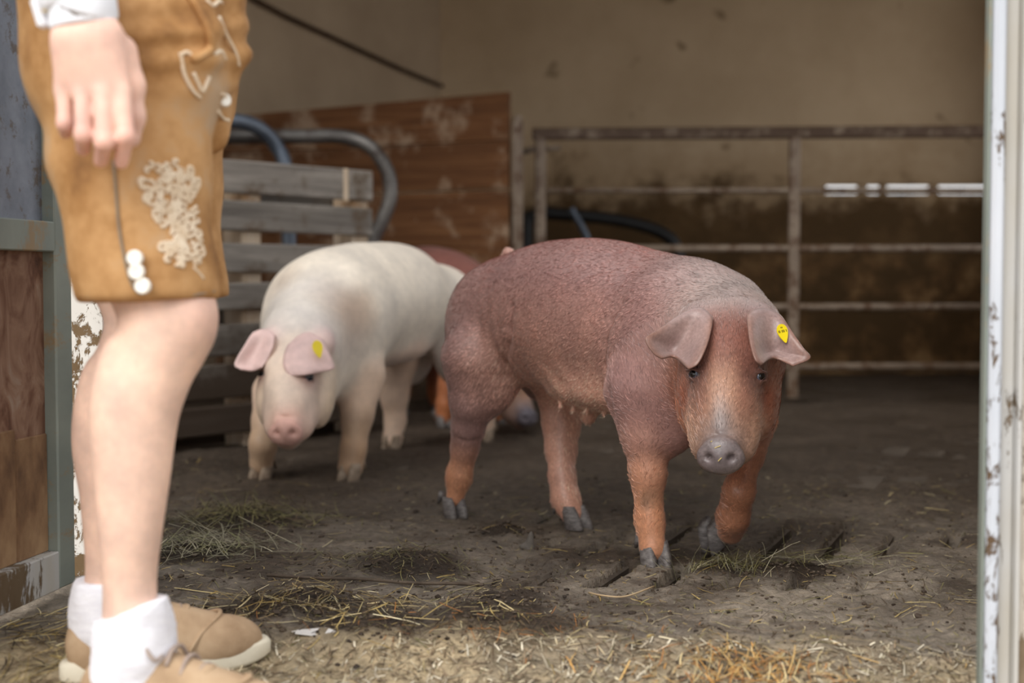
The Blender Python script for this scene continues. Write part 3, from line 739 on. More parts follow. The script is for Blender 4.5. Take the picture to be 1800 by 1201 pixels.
def hero_paint(V, C):
    n = fbm(V*9, 4)[:,None]; lo = lambda a, b, x: np.clip((x-a)/(b-a), 0, 1)[:,None]
    z = V[:,2]
    # pinker belly, dusky shoulders and hams, silver-grey withers with their sheen painted in, muddy knees
    t = ((V - A(*hH,0)) @ hd)/np.linalg.norm(A(*hS,0)-A(*hH,0)); y = (V - A(*hH,0)) @ hlat
    w = lo(.56, .34, z)*lo(-.02, .15, t)*lo(.95, .75, t); C = C*(1-w*.75) + np.array(lin(HC['belly'])[:3])*w*.75
    pt = P(1275, 500, 2.75); dd = np.linalg.norm((V-pt)*A(1.1,.7,1), axis=1); w = lo(.17, .05, dd)*np.clip(.35+n, 0, 1)
    C = C*(1-w*.6) + np.array(lin((176,160,156))[:3])*w*.6
    for (q, r) in ((P(1146, 880, 2.71), .035), (P(1318, 872, 2.77), .022), (P(1152, 950, 2.70), .025)):
        w = lo(r, r*.4, np.linalg.norm(V-q, axis=1))*lo(.38, .55, n[:,0]); C = C*(1-w*.75) + np.array(lin((86,74,62))[:3])*w*.75
    # dusky face markings, paler bridge of the nose
    q = (V - np.asarray(hero['head'][0])) @ hero['Rh']
    w = lo(.10, .17, q[:,0])*lo(.035, .015, np.abs(q[:,1]))*lo(.30, .26, q[:,0])*lo(-.06, -.03, q[:,2]); C = C*(1-w*.45) + np.array(lin((196,152,122))[:3])*w*.45
    w = lo(.0, .05, q[:,0])*lo(.19, .13, q[:,0])*lo(.085, .05, np.abs(q[:,1]))*np.clip(.5+n, 0, 1); C = C*(1-w*.6) + np.array(lin((112,66,54))[:3])*w*.6
    for yy in (-1, 1):
        w = lo(.05, .015, np.linalg.norm((V - hero['h'](.165, yy*.066, -.01)), axis=1))*np.clip(.4+n, 0, 1); C = C*(1-w*.8) + np.array(lin((120,58,34))[:3])*w*.8
    q2 = (V - hero['h'](.272, 0, .035)) @ hero['Rh']; w = lo(.05, .012, np.linalg.norm(q2*A(.8,1.5,1), axis=1)); C = C*(1-w*.8) + np.array(lin((108,98,98))[:3])*w*.8
    return C
hero['folds'] = [([(903,540), (898,575), (893,605), (887,640), (890,662)], .0022, .020), ([(1092,530), (1072,565), (1062,605), (1062,645), (1068,690), (1078,728)], .002, .016), ([(1189,640), (1187,680), (1192,720), (1206,760)], .003, .010), ([(800,768), (820,776), (842,772)], .002, .008)]
hero['wet'] = attr_skin('wet_snout', .28, 220, (1,1,1), .3, .5, .0015, .55, 40)
hero['paint'] = hero_paint; hero['hairmat'] = HAIRM
def hero_hair(p, tone, rng):  # grey withers hair, its sheen put into the colour
    d = np.linalg.norm((p-P(1275, 500, 2.75))*A(1.1,.7,1), axis=1); w = np.clip((.19-d)/.12, 0, 1)[:,None]*.85
    return tone*(1-w) + w*np.array([.42,.37,.35])*rng.uniform(.75, 1.25, (len(p),1))
hero['hairtone'] = hero_hair
def hero_disp(Q):
    t = ((Q - A(*hH,0)) @ hd); z = Q[:,2]
    fl = np.exp(-((t-.10)/.06)**2)*np.exp(-((z-.40)/.13)**2)
    wr = np.sin((t + (z-.4)*.12)*150)*.0016*fl                              # vertical flank wrinkles before the ham
    wr2 = np.sin((t*.7 + z*.75)*120)*.0010*np.exp(-((t-.30)/.09)**2)*np.exp(-((z-.33)/.05)**2)
    return wr + wr2 + (fbm(Q*7, 2)-.4)*.004
hero['disp'] = hero_disp
ear_l = [[(1196,566,2.615), (1226,549,2.60), (1246,558,2.59)],
         [(1172,570,2.55), (1222,546,2.555), (1253,560,2.54)],
         [(1152,583,2.520), (1203,588,2.555), (1247,592,2.505)],
         [(1135,596,2.505), (1188,610,2.560), (1238,618,2.480)],
         [(1148,620,2.500), (1183,622,2.555), (1226,640,2.470)],
         [(1164,631,2.505), (1186,628,2.540), (1210,649,2.475)]]
ear_r = [[(1320,562,2.585), (1344,554,2.59), (1366,566,2.60)],
         [(1314,552,2.505), (1345,547,2.53), (1372,555,2.535)],
         [(1317,590,2.455), (1352,590,2.510), (1395,587,2.495)],
         [(1323,618,2.425), (1357,618,2.510), (1412,612,2.475)],
         [(1329,634,2.415), (1359,624,2.500), (1424,630,2.470)],
         [(1338,642,2.420), (1360,630,2.485), (1394,644,2.470)]]
def ground(px, py): p = P(px, py, GY(py)); p[2] = 0; return p
def yaw_to(a, b): return math.atan2(b[1]-a[1], b[0]-a[0])
YAWH = math.atan2(hd[1], hd[0])
f1 = P(1152, 966, 2.72); f1[2] = 0.004
r1 = P(799, 890, 3.295); r1[2] = 0.004
r2 = P(1012, 910, 3.145); r2[2] = 0.004
fl = P(1262, 953, 2.87)
red, red_prims = make_pig('pig', 'reddish brown pig in front, facing the camera with a yellow ear tag', hero, SKIN_RED, .0052,
    eyes=[(1220, 658, 2.3, 2.8, .0115), (1336, 662, 2.3, 2.8, .0115)], ears=[ear_l, ear_r],
    hoofs=[(f1, YAWH-.35, 0, .98), (r1, YAWH-.1, 0, .9), (r2, YAWH+.15, 0, .98), (fl, YAWH-1.6, .75, .92)], hair=90000)
def ear_tag(root, c, n, up, s, ink=True):
    """drop-shaped plastic disc with rows of tiny print, pinned through the ear"""
    n = nrm(n); up = nrm(up - n*np.dot(up, n)); sd = np.cross(up, n); k = 28; pts = []
    for i in range(k):
        a = 2*math.pi*i/k; x, y = math.sin(a)*.0098, math.cos(a)*.0125
        if y < 0: y *= 1.75; x *= (1 - .55*(-y/.0219)**1.6)
        pts.append(sd*x + up*y)
    V = [c + s*p + n*.0012 for p in pts] + [c + s*p - n*.0012 for p in pts]
    F = [tuple(range(k)), tuple(range(k, 2*k))[::-1]] + [(i, k+i, k+(i+1) % k, (i+1) % k) for i in range(k)]
    t = mesh_obj('ear_tag', V, F, TAGM, root, False); tag(t, 'yellow plastic ear tag')
    mb = MB()
    rows = ((.0062, 2, .0026), (-.0005, 8, .0046))
    for y, m, hh in rows if ink else ():
        for i in range(m):
            if (i % 4) == 2 and m > 3: continue
            x = (i-(m-1)/2)*.0020; a = c + s*(sd*x + up*(y-.10*x)) + n*.0014; w = sd*.0006*s; v = up*hh*.5*s
            mb.add([a-w-v, a+w-v, a+w+v, a-w+v], [(0,1,2,3)])
    if ink: mb.build('print', INK, t)
ear_tag(red, P(1375, 582, 2.490), A(.18,-1,.1), A(-.30, 0, 1), 1.0)

# ------------------------------------------------------------------ white pig
SKIN_WHITE = attr_skin('white_pig_skin', .5, 45, (1,1,1), .08, .25, .002, .35, 6, .15)
WC = dict(body=(238,226,210), belly=(226,198,178), head=(236,216,198), muzzle=(232,202,184), jowl=(228,204,176), snout=(214,164,152), nostril=(96,62,58),
          ear=(228,196,190), lid=(168,130,120), leg=(214,186,164), low=(190,160,132), ham=(228,217,208), grey=(230,221,212))
wH, wS = (-.275, 4.68), (-.535, 4.02); wd = nrm(A(*wS,0)-A(*wH,0)); wl = A(-wd[1], wd[0], 0)
white = dict(H=wH, S=wS, col=WC,
    profile=[(-.18, .45, .105, .12, .10), (.0, .470, .145, .140, .16), (.34, .502, .158, .166, .19), (.62, .492, .158, .172, .19), (.84, .470, .155, .168, .17), (1.0, .455, .147, .160, .15)],
    neck=[(A(*wS,.455), .128, P(530,600,3.80), .11, 'grey'), (A(*wS,.36)+wd*.03, .12, P(530,690,3.78), .085, 'body')],
    lumps=[(-.06, -.08, .38, (.135,.070,.175), .05, 'ham'), (-.06, .08, .38, (.14,.072,.175), .035, 'ham'),
           (1.0, -.08, .39, (.105,.075,.165), .07, 'body'), (.98, .082, .39, (.11,.075,.17), .07, 'body'), (.5, 0, .345, (.24,.11,.05), .06, 'belly')],
    legs=[dict(j=[(480,690,3.98,.06), (470,740,3.90,.040), (463,780,3.86,.036), (459,815,3.88,.033)], c=['leg','low','low']),
          dict(j=[(636,665,3.98,.066), (628,730,3.93,.043), (621,790,3.90,.034), (616,822,3.89,.036)], c=['leg','low','low']),
          dict(j=[(700,640,4.62,.06), (693,700,4.62,.043), (695,740,4.62,.033), (689,778,4.60,.033)], c=['leg','leg','leg']),
          dict(j=[(826,620,4.70,.08), (842,690,4.78,.045), (850,735,4.84,.034), (852,768,4.84,.030)], c=['ham','leg','leg'])],
    head=(P(522, 588, 3.72), P(498, 742, 3.44)))
def white_paint(V, C):
    n = fbm(V*6, 4)[:,None]; lo = lambda a, b, x: np.clip((x-a)/(b-a), 0, 1)[:,None]; dirt = np.array(lin((172,136,106))[:3])
    for (q, r, k) in ((P(605,560,3.86), .14, .55), (P(635,540,3.9), .10, .35), (P(505,500,3.95), .08, .35), (P(500,720,3.42), .055, .55), (P(620,770,3.88), .13, .75), (P(460,790,3.85), .10, .75)):
        w = lo(r, r*.2, np.linalg.norm(V-q, axis=1))*lo(.30, .55, n[:,0])*k; C = C*(1-w) + dirt*w
    return C
white['paint'] = white_paint
w_ear_l = [[(462,590,3.75), (476,586,3.74), (488,594,3.72)], [(446,584,3.68), (466,583,3.68), (483,592,3.66)], [(428,610,3.64), (452,616,3.66), (479,612,3.63)], [(412,640,3.62), (440,640,3.64), (470,632,3.62)], [(424,650,3.61), (445,652,3.625), (460,646,3.61)]]
w_ear_r = [[(520,600,3.74), (540,594,3.75), (560,598,3.76)], [(512,597,3.68), (540,587,3.68), (566,596,3.68)], [(501,618,3.62), (538,616,3.61), (578,620,3.64)], [(498,642,3.58), (540,642,3.575), (588,646,3.62)], [(508,662,3.56), (540,659,3.555), (575,653,3.60)]]
YW = math.atan2(wd[1], wd[0])
def gp(px, py, Y): p = P(px, py, Y); p[2] = .004; return p
wp, white_prims = make_pig('pig.001', 'white pig with pink lop ears walking beside the pallet', white, SKIN_WHITE, .0075,
    eyes=[(461, 657, 3.35, 3.9, .013), (543, 663, 3.35, 3.9, .013)], ears=[w_ear_l, w_ear_r],
    hoofs=[(gp(458,820,3.87), YW+.1, 0, 1), (gp(614,830,3.87), YW, 0, 1), (gp(688,785,4.58), YW, 0, .95), (gp(853,775,4.83), YW, 0, .95)], hoofm=HOOFP)
ear_tag(wp, P(558, 610, 3.592), A(.2,-1,.2), A(-.2,0,1), 1.35, False)

# ------------------------------------------------------------------ brown pig rooting behind
BC = dict(body=(132,86,78), belly=(140,92,76), head=(168,122,90), muzzle=(164,132,116), jowl=(178,126,84), snout=(96,98,112), nostril=(40,34,36),
          ear=(140,110,102), lid=(90,66,56), leg=(160,98,66), low=(180,112,72), ham=(130,84,76), grey=(132,88,80))
bH, bS = (-.385, 5.86), (-.13, 5.44); bd = nrm(A(*bS,0)-A(*bH,0))
bpig = dict(H=bH, S=bS, col=BC,
    profile=[(-.20, .49, .115, .13, .10), (.0, .520, .15, .16, .17), (.33, .505, .16, .175, .19), (.66, .465, .16, .172, .19), (1.0, .415, .145, .160, .15)],
    neck=[(A(*bS,.39), .13, P(880,650,5.15), .10, 'body')],
    lumps=[(-.06, -.085, .40, (.135,.075,.185), .03, 'ham'), (-.06, .085, .40, (.135,.075,.185), .03, 'ham'), (1.0, -.09, .37, (.105,.075,.165), .03, 'body'), (1.0, .09, .37, (.105,.075,.165), .03, 'body')],
    legs=[dict(j=[(800,630,5.36,.066), (790,680,5.34,.042), (783,710,5.33,.033), (780,735,5.33,.033)], c=['leg','low','low']),
          dict(j=[(880,650,5.45,.06), (884,690,5.44,.042), (886,715,5.43,.033), (886,735,5.42,.032)], c=['leg','low','low']),
          dict(j=[(715,600,5.75,.075), (712,650,5.78,.046), (705,690,5.82,.034), (704,715,5.82,.03)], c=['ham','leg','low']),
          dict(j=[(770,600,5.9,.075), (768,650,5.92,.046), (766,690,5.95,.034), (768,710,5.95,.03)], c=['ham','leg','low'])],
    head=(P(872, 618, 5.16), P(938, 722, 4.93)))
b_ear = lambda dx, dy, Y: [[(878+dx,640+dy,Y+.04), (890+dx,634+dy,Y+.02), (902+dx,640+dy,Y)], [(872+dx,650+dy,Y+.01), (890+dx,650+dy,Y-.01), (906+dx,652+dy,Y-.02)], [(868+dx,672+dy,Y-.01), (888+dx,678+dy,Y-.03), (904+dx,672+dy,Y-.03)]]
YBp = math.atan2(bd[1], bd[0])
make_pig('pig.002', 'brown pig rooting with lowered head behind the other two pigs', bpig, attr_skin('brown_pig_skin', .5, 45, (1,1,1), .15, .25, .002, .35, 6, .1), .0085,
    eyes=[(905, 678, 4.8, 5.3, .011)], ears=[b_ear(-14, 4, 5.08), b_ear(22, -6, 5.10)],
    hoofs=[(gp(780,742,5.32), YBp, 0, .95), (gp(886,738,5.42), YBp, 0, .95), (gp(704,722,5.82), YBp, 0, .95), (gp(768,718,5.95), YBp, 0, .95)])

for a_, b_ in (((1249,778), (1271,764)), ((1256,789), (1266,785)), ((1268,806), (1262,812))):
    p0, p1 = hit(red_prims, *a_, 2.25, 2.6), hit(red_prims, *b_, 2.25, 2.6); nn_ = A(0,-.0022,.0012)
    MB().tube([p0+nn_, (p0+p1)/2+nn_*1.5, p1+nn_], .0007, 5).build('straw_bit', simple('straw_bit_yellow', [(196,170,96), (212,190,124)], 20, rough=.6, bump=0), red)

# ================================================================== person in leather shorts
def proj(V):
    V = np.asarray(V, float); c, s = math.cos(PITCH), math.sin(PITCH); y, z = V[...,1], V[...,2]-CAM_Z
    dp = y*c - z*s; return np.stack([900 + F_PX*V[...,0]/dp, 600.5 - F_PX*(y*s + z*c)/dp], -1)
class Surf:
    """finds the near surface of a mesh along a line of sight, to lay trim on it"""
    def __init__(s, V): s.V = V; s.q = proj(V)
    def __call__(s, px, py, lift=0.0, r=16):
        d = np.hypot(s.q[:,0]-px, s.q[:,1]-py); m = d < r
        if m.sum() < 6: m = d <= np.sort(d)[8]
        I = np.nonzero(m)[0]; I = I[s.V[I,1] < s.V[I,1].min() + .035]
        if len(I) < 6: y = s.V[I,1].mean()
        else:
            M = np.stack([np.ones(len(I)), s.q[I,0]-px, s.q[I,1]-py], 1); y = np.linalg.lstsq(M, s.V[I,1], rcond=None)[0][0]
        return P(px, py, float(y) - lift)
SKIN_P = attr_skin('human_skin', .5, 90, (1,1,1), .05, .12, .001, .35, 14, 0, .12)
PC = dict(skin=(232,196,176), knee=(226,176,160), hand=(238,196,178), knuck=(232,180,164))
def LEATHER():
    m = NT('tan_leather'); v = m.coord()
    c = m.ramp(m.noise(v, 7, 6, .62), [(.32, (122,84,50)), (.44, (164,120,74)), (.55, (192,148,100)), (.68, (186,158,128))])
    c = m.mix(m.math('MULTIPLY', m.ramp(m.noise(m.coord((1,1,.5)), 4.2, 4), [(.55, (0,0,0,1)), (.72, (1,1,1,1))]), .6), c, (138,108,90))
    m.bump(m.noise(v, 160, 4), .2, .002); return m.out(c, .75, 0, .25)
LEATHER = LEATHER()
CORD = simple('cream_embroidery_thread', [(214,190,160), (236,220,198)], 60, rough=.8, bump=.3)
PIPING = simple('grey_green_piping', [(128,112,96), (146,132,114)], 30, rough=.8, bump=.2)
HORN = simple('white_horn_button', [(240,234,222), (252,248,240)], 40, rough=.35, bump=0)
SOCKM = simple('white_cotton_rib', [(232,230,238), (246,245,250)], 50, (1,1,3), rough=.95, bump=.5, bdist=.003, bscale=220)
SHIRT = simple('white_shirt_cloth', [(236,238,246), (248,248,252)], 12, rough=.85, bump=.2, bdist=.003)
SUEDE = simple('beige_suede', [(150,122,94), (178,150,120), (194,168,138)], 14, rough=.9, bump=.3, bdist=.002, bscale=160)
SOLE = simple('cream_rubber_sole', [(214,204,182), (232,224,204)], 12, rough=.6, bump=.1)
LACE = simple('mauve_grey_lace', [(150,132,122), (176,158,146)], 40, rough=.9, bump=.2)
HAIRP = simple('brown_hair', [(60,42,28), (90,66,44)], 20, (4,4,1), rough=.6, bump=.5)
person = empty('person', (-.5, 1.9, -.03), 0, 'person in tan embroidered leather shorts, white socks and beige sneakers', 'person')
GZ = -.010
near = [(P(252,400,1.835),.058), (P(292,560,1.815),.0585), (P(268,645,1.805),.0510), (P(243,720,1.80),.0500), (P(233,827,1.795),.0465), (P(229,933,1.79),.0385), (P(228,1013,1.79),.0325), (P(229,1120,1.79),.034)]
far = [(P(235,430,2.03),.060), (P(256,560,2.02),.055), (P(228,640,2.02),.047), (P(197,765,2.01),.0485), (P(197,880,2.01),.0425), (P(193,1000,2.01),.033), (P(186,1090,2.01),.034)]
bp = limb(near, PC['skin']) + limb(far, PC['skin'])
bp += [ell(P(340,556,1.80), (.024,.034,.036), None, .03, PC['knee']), ell(P(206,715,1.805), (.028,.040,.085), None, .03, PC['skin']), ell(P(168,735,2.02), (.024,.036,.08), None, .03, PC['skin'])]
# feet inside the shoes
bp += chain([(A(*P(229,1120,1.79)[:2], .07), .034), (A(-.40,1.785,.035), .028), (A(-.34,1.78,.030), .020)], .02, PC['skin'])
bp += chain([(A(*P(184,1100,2.01)[:2], .06), .034), (A(-.50,2.05,.035), .028), (A(-.44,2.078,.030), .020)], .02, PC['skin'])
# pelvis, trunk, neck and head, hidden by clothes or above the frame
bp += chain([(near[0][0], .08), (A(-.50,1.87,.88), .10)], .05, PC['skin']) + chain([(far[0][0], .08), (A(-.50,1.98,.88), .10)], .05, PC['skin'])
bp += [ell((-.50,1.925,.95), (.11,.16,.13), None, .06, PC['skin']), ell((-.49,1.925,1.25), (.10,.155,.24), None, .06, PC['skin']), ell((-.49,1.925,1.42), (.08,.20,.06), None, .05, PC['skin']),
       cap((-.485,1.925,1.44), (-.46,1.925,1.56), .058, .054, .03, PC['skin']), ell((-.45,1.925,1.66), (.095,.076,.115), None, .03, PC['skin']),
       ell((-.40,1.925,1.60), (.055,.055,.06), None, .03, PC['skin']), cap((-.365,1.925,1.665), (-.343,1.925,1.625), .009, .014, .012, PC['knuck']),
       cap((-.355,1.905,1.585), (-.355,1.945,1.585), .007, .007, .006, PC['knuck'])]
for s in (-1, 1): bp += [ell((-.452,1.925+s*.078,1.655), (.018,.010,.030), None, .008, PC['knee']), ell((-.368,1.925+s*.032,1.675), (.010,.014,.009), None, .006, PC['knee'], 's')]
W = P(150, 28, 1.665)
arm = lambda s: [((-.49, 1.925+s*.19, 1.40), .058), ((-.57, 1.925+s*.235, 1.12), .044)]
bp += chain(arm(-1) + [(tuple(W), .029)], .03, PC['skin'])
bp += chain(arm(1) + [((-.42, 2.10, 1.06), .028), ((-.37, 2.05, 1.08), .034)], .03, PC['skin'])
for i in range(4):
    a = A(-.355, 2.03, 1.08+(i-1.5)*.019); b = a + A(.012,-.055-.008*(i in (1,2)),0); bp += [cap(a, b, .0105, .0095, .004, PC['hand']), cap(b, b+A(-.016,-.026,0), .0095, .0085, .004, PC['knuck'])]
Vb, Qb, Cb = body_mesh(bp, .0062, default=lin(PC['skin'])[:3])
# right hand, relaxed and slightly curled, at a finer grain
hp = [cap(W, P(152,72,1.662), .0285, .031, .02, PC['hand'], sy=.75)]
mcp = [(112,158,1.668), (144,156,1.656), (178,152,1.652), (211,154,1.658)]
for (x, y, Y) in mcp: hp.append(cap(P(153+(x-160)*.5, 72, 1.660), P(x, y, Y), .024, .0125, .022, PC['hand'], sy=.8))
fing = [[(113,166,1.667), (115,217,1.660), (116,234,1.688)], [(146,164,1.655), (147,237,1.644), (146,263,1.676)], [(181,162,1.651), (183,249,1.640), (177,283,1.672)], [(214,164,1.657), (221,240,1.648), (213,285,1.668)]]
for f, r in zip(fing, (.0098, .0104, .0108, .0106)):
    a, b, c = [P(*q) for q in f]
    hp += [cap(a, b, r*1.08, r*.98, .004, PC['hand']), ell(b, (r*1.02,)*3, None, .004, PC['knuck']), cap(b, c, r*.97, r*.80, .004, PC['knuck'])]
th = [P(*q) for q in ((212,92,1.682), (231,150,1.688), (236,205,1.690), (233,246,1.694))]
hp += chain([(th[0], .020), (th[1], .0145), (th[2], .0115), (th[3], .0095)], .012, PC['hand'])
Vh, Qh, Ch = body_mesh(hp, .0031, default=lin(PC['hand'])[:3])
V = np.vstack([Vb, Vh]); Q = np.vstack([Qb, Qh+len(Vb)])
mesh_obj('body', V, Q, SKIN_P, person, True, np.vstack([Cb, Ch]))
for s in (-1, 1):
    o = MB(); u = np.linspace(0, math.pi, 9)
    vv = [(-.366 + .0105*math.cos(a), 1.925+s*.032 + .0105*math.sin(a)*math.cos(b), 1.675 + .0105*math.sin(a)*math.sin(b)) for a in u for b in np.linspace(0, 2*math.pi, 12, endpoint=False)]
    mesh_obj('eye', vv, [(i*12+k, i*12+(k+1) % 12, (i+1)*12+(k+1) % 12, (i+1)*12+k) for i in range(8) for k in range(12)], HORN, person)
hv, hq, _ = body_mesh([ell((-.468,1.925,1.695), (.098,.086,.098), None, .02), ell((-.50,1.925,1.63), (.065,.078,.08), None, .03), ell((-.41,1.925,1.60), (.075,.07,.085), None, .02, None, 's')], .008)
mesh_obj('hair', hv, hq, HAIRP, person)

# ------------------------------------------------------------------ shorts
up2 = A(-.024, .19, 0)
sh = [(P(218,-20,1.860),.126), (P(228,120,1.848),.118), (P(230,280,1.835),.0965), (P(241,400,1.822),.0855), (P(254,490,1.818),.0845), (P(267,560,1.815),.0840)]
sp = chain(sh, .03, None, .98) + chain([(a+up2, r) for a, r in sh], .03, None, .95)
sp += [ell((-.505,1.945,.93), (.125,.185,.12), None, .05), ell((-.548,1.94,.86), (.095,.16,.12), None, .05)]
sp += [cap(P(372,-40,1.90), P(398,90,1.88), .042, .027, .03, None), cap(P(398,90,1.88), P(388,135,1.88), .027, .022, .015, None),
       cap(P(378,120,1.91), P(371,240,1.92), .026, .026, .02, None), cap(P(350,40,1.80), P(355,100,1.80), .022, .020, .02, None)]
zh = P(270, 529, 1.80)[2]
ztop = 1.02
def plane_cut(p): return p[...,2] - (zh + (p[...,0]+.45)*.045)
sp.append(Prim(plane_cut, A(-1,1.4,.3), A(0,2.4,.56), .004, None, 's'))
sp.append(Prim(lambda p: ztop - p[...,2], A(-1,1.4,ztop-.02), A(0,2.4,1.4), .004, None, 's'))
for ch in (near, far):
    a, b = ch[0][0], ch[1][0]; ax = nrm(b-a)
    sp.append(cap(P(266,518,1.815) + (up2 if ch is far else 0), P(266,620,1.815) + (up2 if ch is far else 0), .045, .062, .006, None, 's'))
# the fold beside the fly
sp.append(cap(P(357,185,1.72), P(360,260,1.74), .004, .003, .010, None, 's')); sp.append(cap(P(330,-10,1.735), P(366,62,1.745), .005, .006, .008, None, 's'))
def wrinkle(Q):
    q = proj(Q); x, y = q[...,0], q[...,1]
    top = np.exp(-((y-70)/70)**2)*(x > 190)
    w = np.sin((y + .10*x + 26*fbm(Q*9, 2))*.115)*.0042*top
    w += np.sin((y*.75 - x*.5)*.055 + 4*fbm(Q*7, 2))*.0022*np.exp(-((y-300)/130)**2)
    return w + (fbm(Q*9, 3)-.44)*.016
Vs, Qs, _ = body_mesh(sp, .0062, wrinkle)
shorts = mesh_obj('leather_shorts', Vs, Qs, LEATHER, person, True)
S = Surf(Vs)
def trim(name, pts, r, m, n=6, lift=.0022, label=None):
    q = spline([S(x, y, lift) for x, y in pts], n); return MB().tube(q, r, 8).build(name, m, shorts, True)
trim('side_seam', [(199,282), (204,340), (209,400), (217,445), (228,490), (241,513), (262,526)], .0017, PIPING)
trim('hem_seam', [(262,526), (300,524), (345,518), (377,512)], .0016, PIPING)
trim('hem_seam', [(160,529), (200,529), (240,527)], .0016, PIPING)
trim('pocket_edge', [(225,92), (236,118), (241,152)], .0042, PIPING, lift=.003)
trim('flap_edge', [(333,-10), (352,22), (368,58), (371,84), (352,99), (337,104)], .0058, LEATHER, lift=.004)
for pts in ([(317,92), (324,130), (338,158), (352,172)], [(340,128), (350,150), (357,160), (368,134)], [(385,30), (398,62), (414,92), (420,116)], [(376,96), (388,90), (396,104)],
            [(362,0), (374,10), (386,2), (392,14)], [(389,165), (397,170), (396,186)], [(383,196), (392,208), (402,212)], [(318,96), (330,92), (342,104)]):
    trim('cord_trim', pts, .0026, CORD, lift=.002)
def disc(name, c, n, r, th, m, parent, k=18):
    n = nrm(n); R = frame(n); mb = MB(); V = []
    for off, rr in ((-th, r), (th*.5, r), (th, r*.82), (th*.7, r*.6)):
        for i in range(k):
            a = 2*math.pi*i/k; V.append(c + R @ A(off, rr*math.cos(a), rr*math.sin(a)))
    F = [(j*k+i, j*k+(i+1) % k, (j+1)*k+(i+1) % k, (j+1)*k+i) for j in range(3) for i in range(k)] + [tuple(range(k))[::-1], tuple(3*k+i for i in range(k))]
    return mb.add(V, F).build(name, m, parent, True)
for x, y in ((237,454), (240,478), (251,503)): disc('button', S(x, y, .006), A(-.1,-1,0), .0100, .004, HORN, shorts)
disc('button', S(395, 176, .004), A(.6,-.8,0), .0085, .004, HORN, shorts)
# curling cream embroidery on the thigh
mb = MB(); rg = random.Random(5)
poly = [(250,292), (300,284), (344,286), (346,340), (350,400), (354,440), (348,470), (318,470), (296,462), (284,440), (290,408), (270,380), (258,345), (248,315)]
def inside(x, y):
    c = False; n = len(poly)
    for i in range(n):
        x1, y1 = poly[i]; x2, y2 = poly[(i+1) % n]
        if (y1 > y) != (y2 > y) and x < (x2-x1)*(y-y1)/(y2-y1) + x1: c = not c
    return c
n = 0
while n < 120:
    x, y = rg.uniform(246,356), rg.uniform(282,472)
    if not inside(x, y): continue
    a = rg.uniform(0, 6.28); r0 = rg.uniform(5, 11); tw = rg.choice((-1,1)); pts = []
    for t in np.linspace(0, 1, 7):
        rr = r0*(1-.75*t); b = a + tw*5.2*t; pts.append(S(x + rr*math.cos(b), y + rr*math.sin(b)*1.1, .0012))
    mb.tube(spline(pts, 3), .0023, 6); n += 1
mb.tube(spline([S(340,470,.001), S(352,482,.001), S(358,490,.001)], 3), .0015, 6)
mb.build('embroidery', CORD, shorts, True)

# ------------------------------------------------------------------ shirt
shirt_p = [ell((-.495,1.925,1.10), (.125,.172,.20), None, .08), ell((-.49,1.925,1.30), (.125,.185,.18), None, .08), ell((-.49,1.925,1.42), (.095,.215,.065), None, .05)]
for s in (-1, 1): shirt_p += chain([((-.49, 1.925+s*.195, 1.40), .072), ((-.57, 1.925+s*.24, 1.12), .062)], .04)
shirt_p += chain([((-.57, 2.165, 1.12), .058), ((-.44, 2.11, 1.055), .045)], .03)
shirt_p.append(Prim(lambda p: p[...,2]-.99, A(-1,1.5,.85), A(0,2.11,.99), .005, None, 's'))
shirt_p.append(cap((-.47,1.925,1.47), (-.45,1.925,1.60), .068, .085, .01, None, 's'))
hv, hq, _ = body_mesh(shirt_p, .010, lambda Q: (fbm(Q*8, 3)-.45)*.02)
shirt = mesh_obj('white_shirt', hv, hq, SHIRT, person)
# sleeve with an open cuff
ax = [P(147,46,1.662), P(143,20,1.662), P(136,-12,1.662), A(-.575,1.685,1.0), A(-.572,1.69,1.13)]
rr = [.0365, .038, .043, .052, .060]; k = 28; V = []; rings = []
def ring(c, r, t, ph=0):
    t = nrm(t); u = nrm(np.cross(t, A(0,1,0))); w = np.cross(t, u)
    return [c + u*r*math.cos(2*math.pi*i/k)*(1+.03*math.sin(5*2*math.pi*i/k+ph)) + w*r*.78*math.sin(2*math.pi*i/k) for i in range(k)]
pa = spline(ax, 6); ra = np.interp(np.linspace(0,1,len(pa)), np.linspace(0,1,len(rr)), rr); T = np.gradient(pa, axis=0)
V += ring(pa[0]+T[0]*2.0, ra[0]-.005, T[0]) + ring(pa[0], ra[0]-.004, T[0])
for i in range(len(pa)): V += ring(pa[i], ra[i] + (.0012 if i < 9 else 0) + .003*math.sin(i*1.7)*(i > 9), T[i], i*.4)
F = [(j*k+i, j*k+(i+1) % k, (j+1)*k+(i+1) % k, (j+1)*k+i) for j in range(len(V)//k-1) for i in range(k)]
sl = mesh_obj('sleeve', V, F, SHIRT, person)
disc('cuff_button', P(63, 14, 1.652) + A(.012, -.004, 0), A(-.5,-1,0), .0055, .002, simple('amber_button', [(196,170,110), (220,196,140)], 20, rough=.4, bump=0), sl)
bar('cuff_placket', P(78,50,1.662), P(62,-4,1.658), .018, .012, SHIRT, sl, .004, up=(0,1,0))

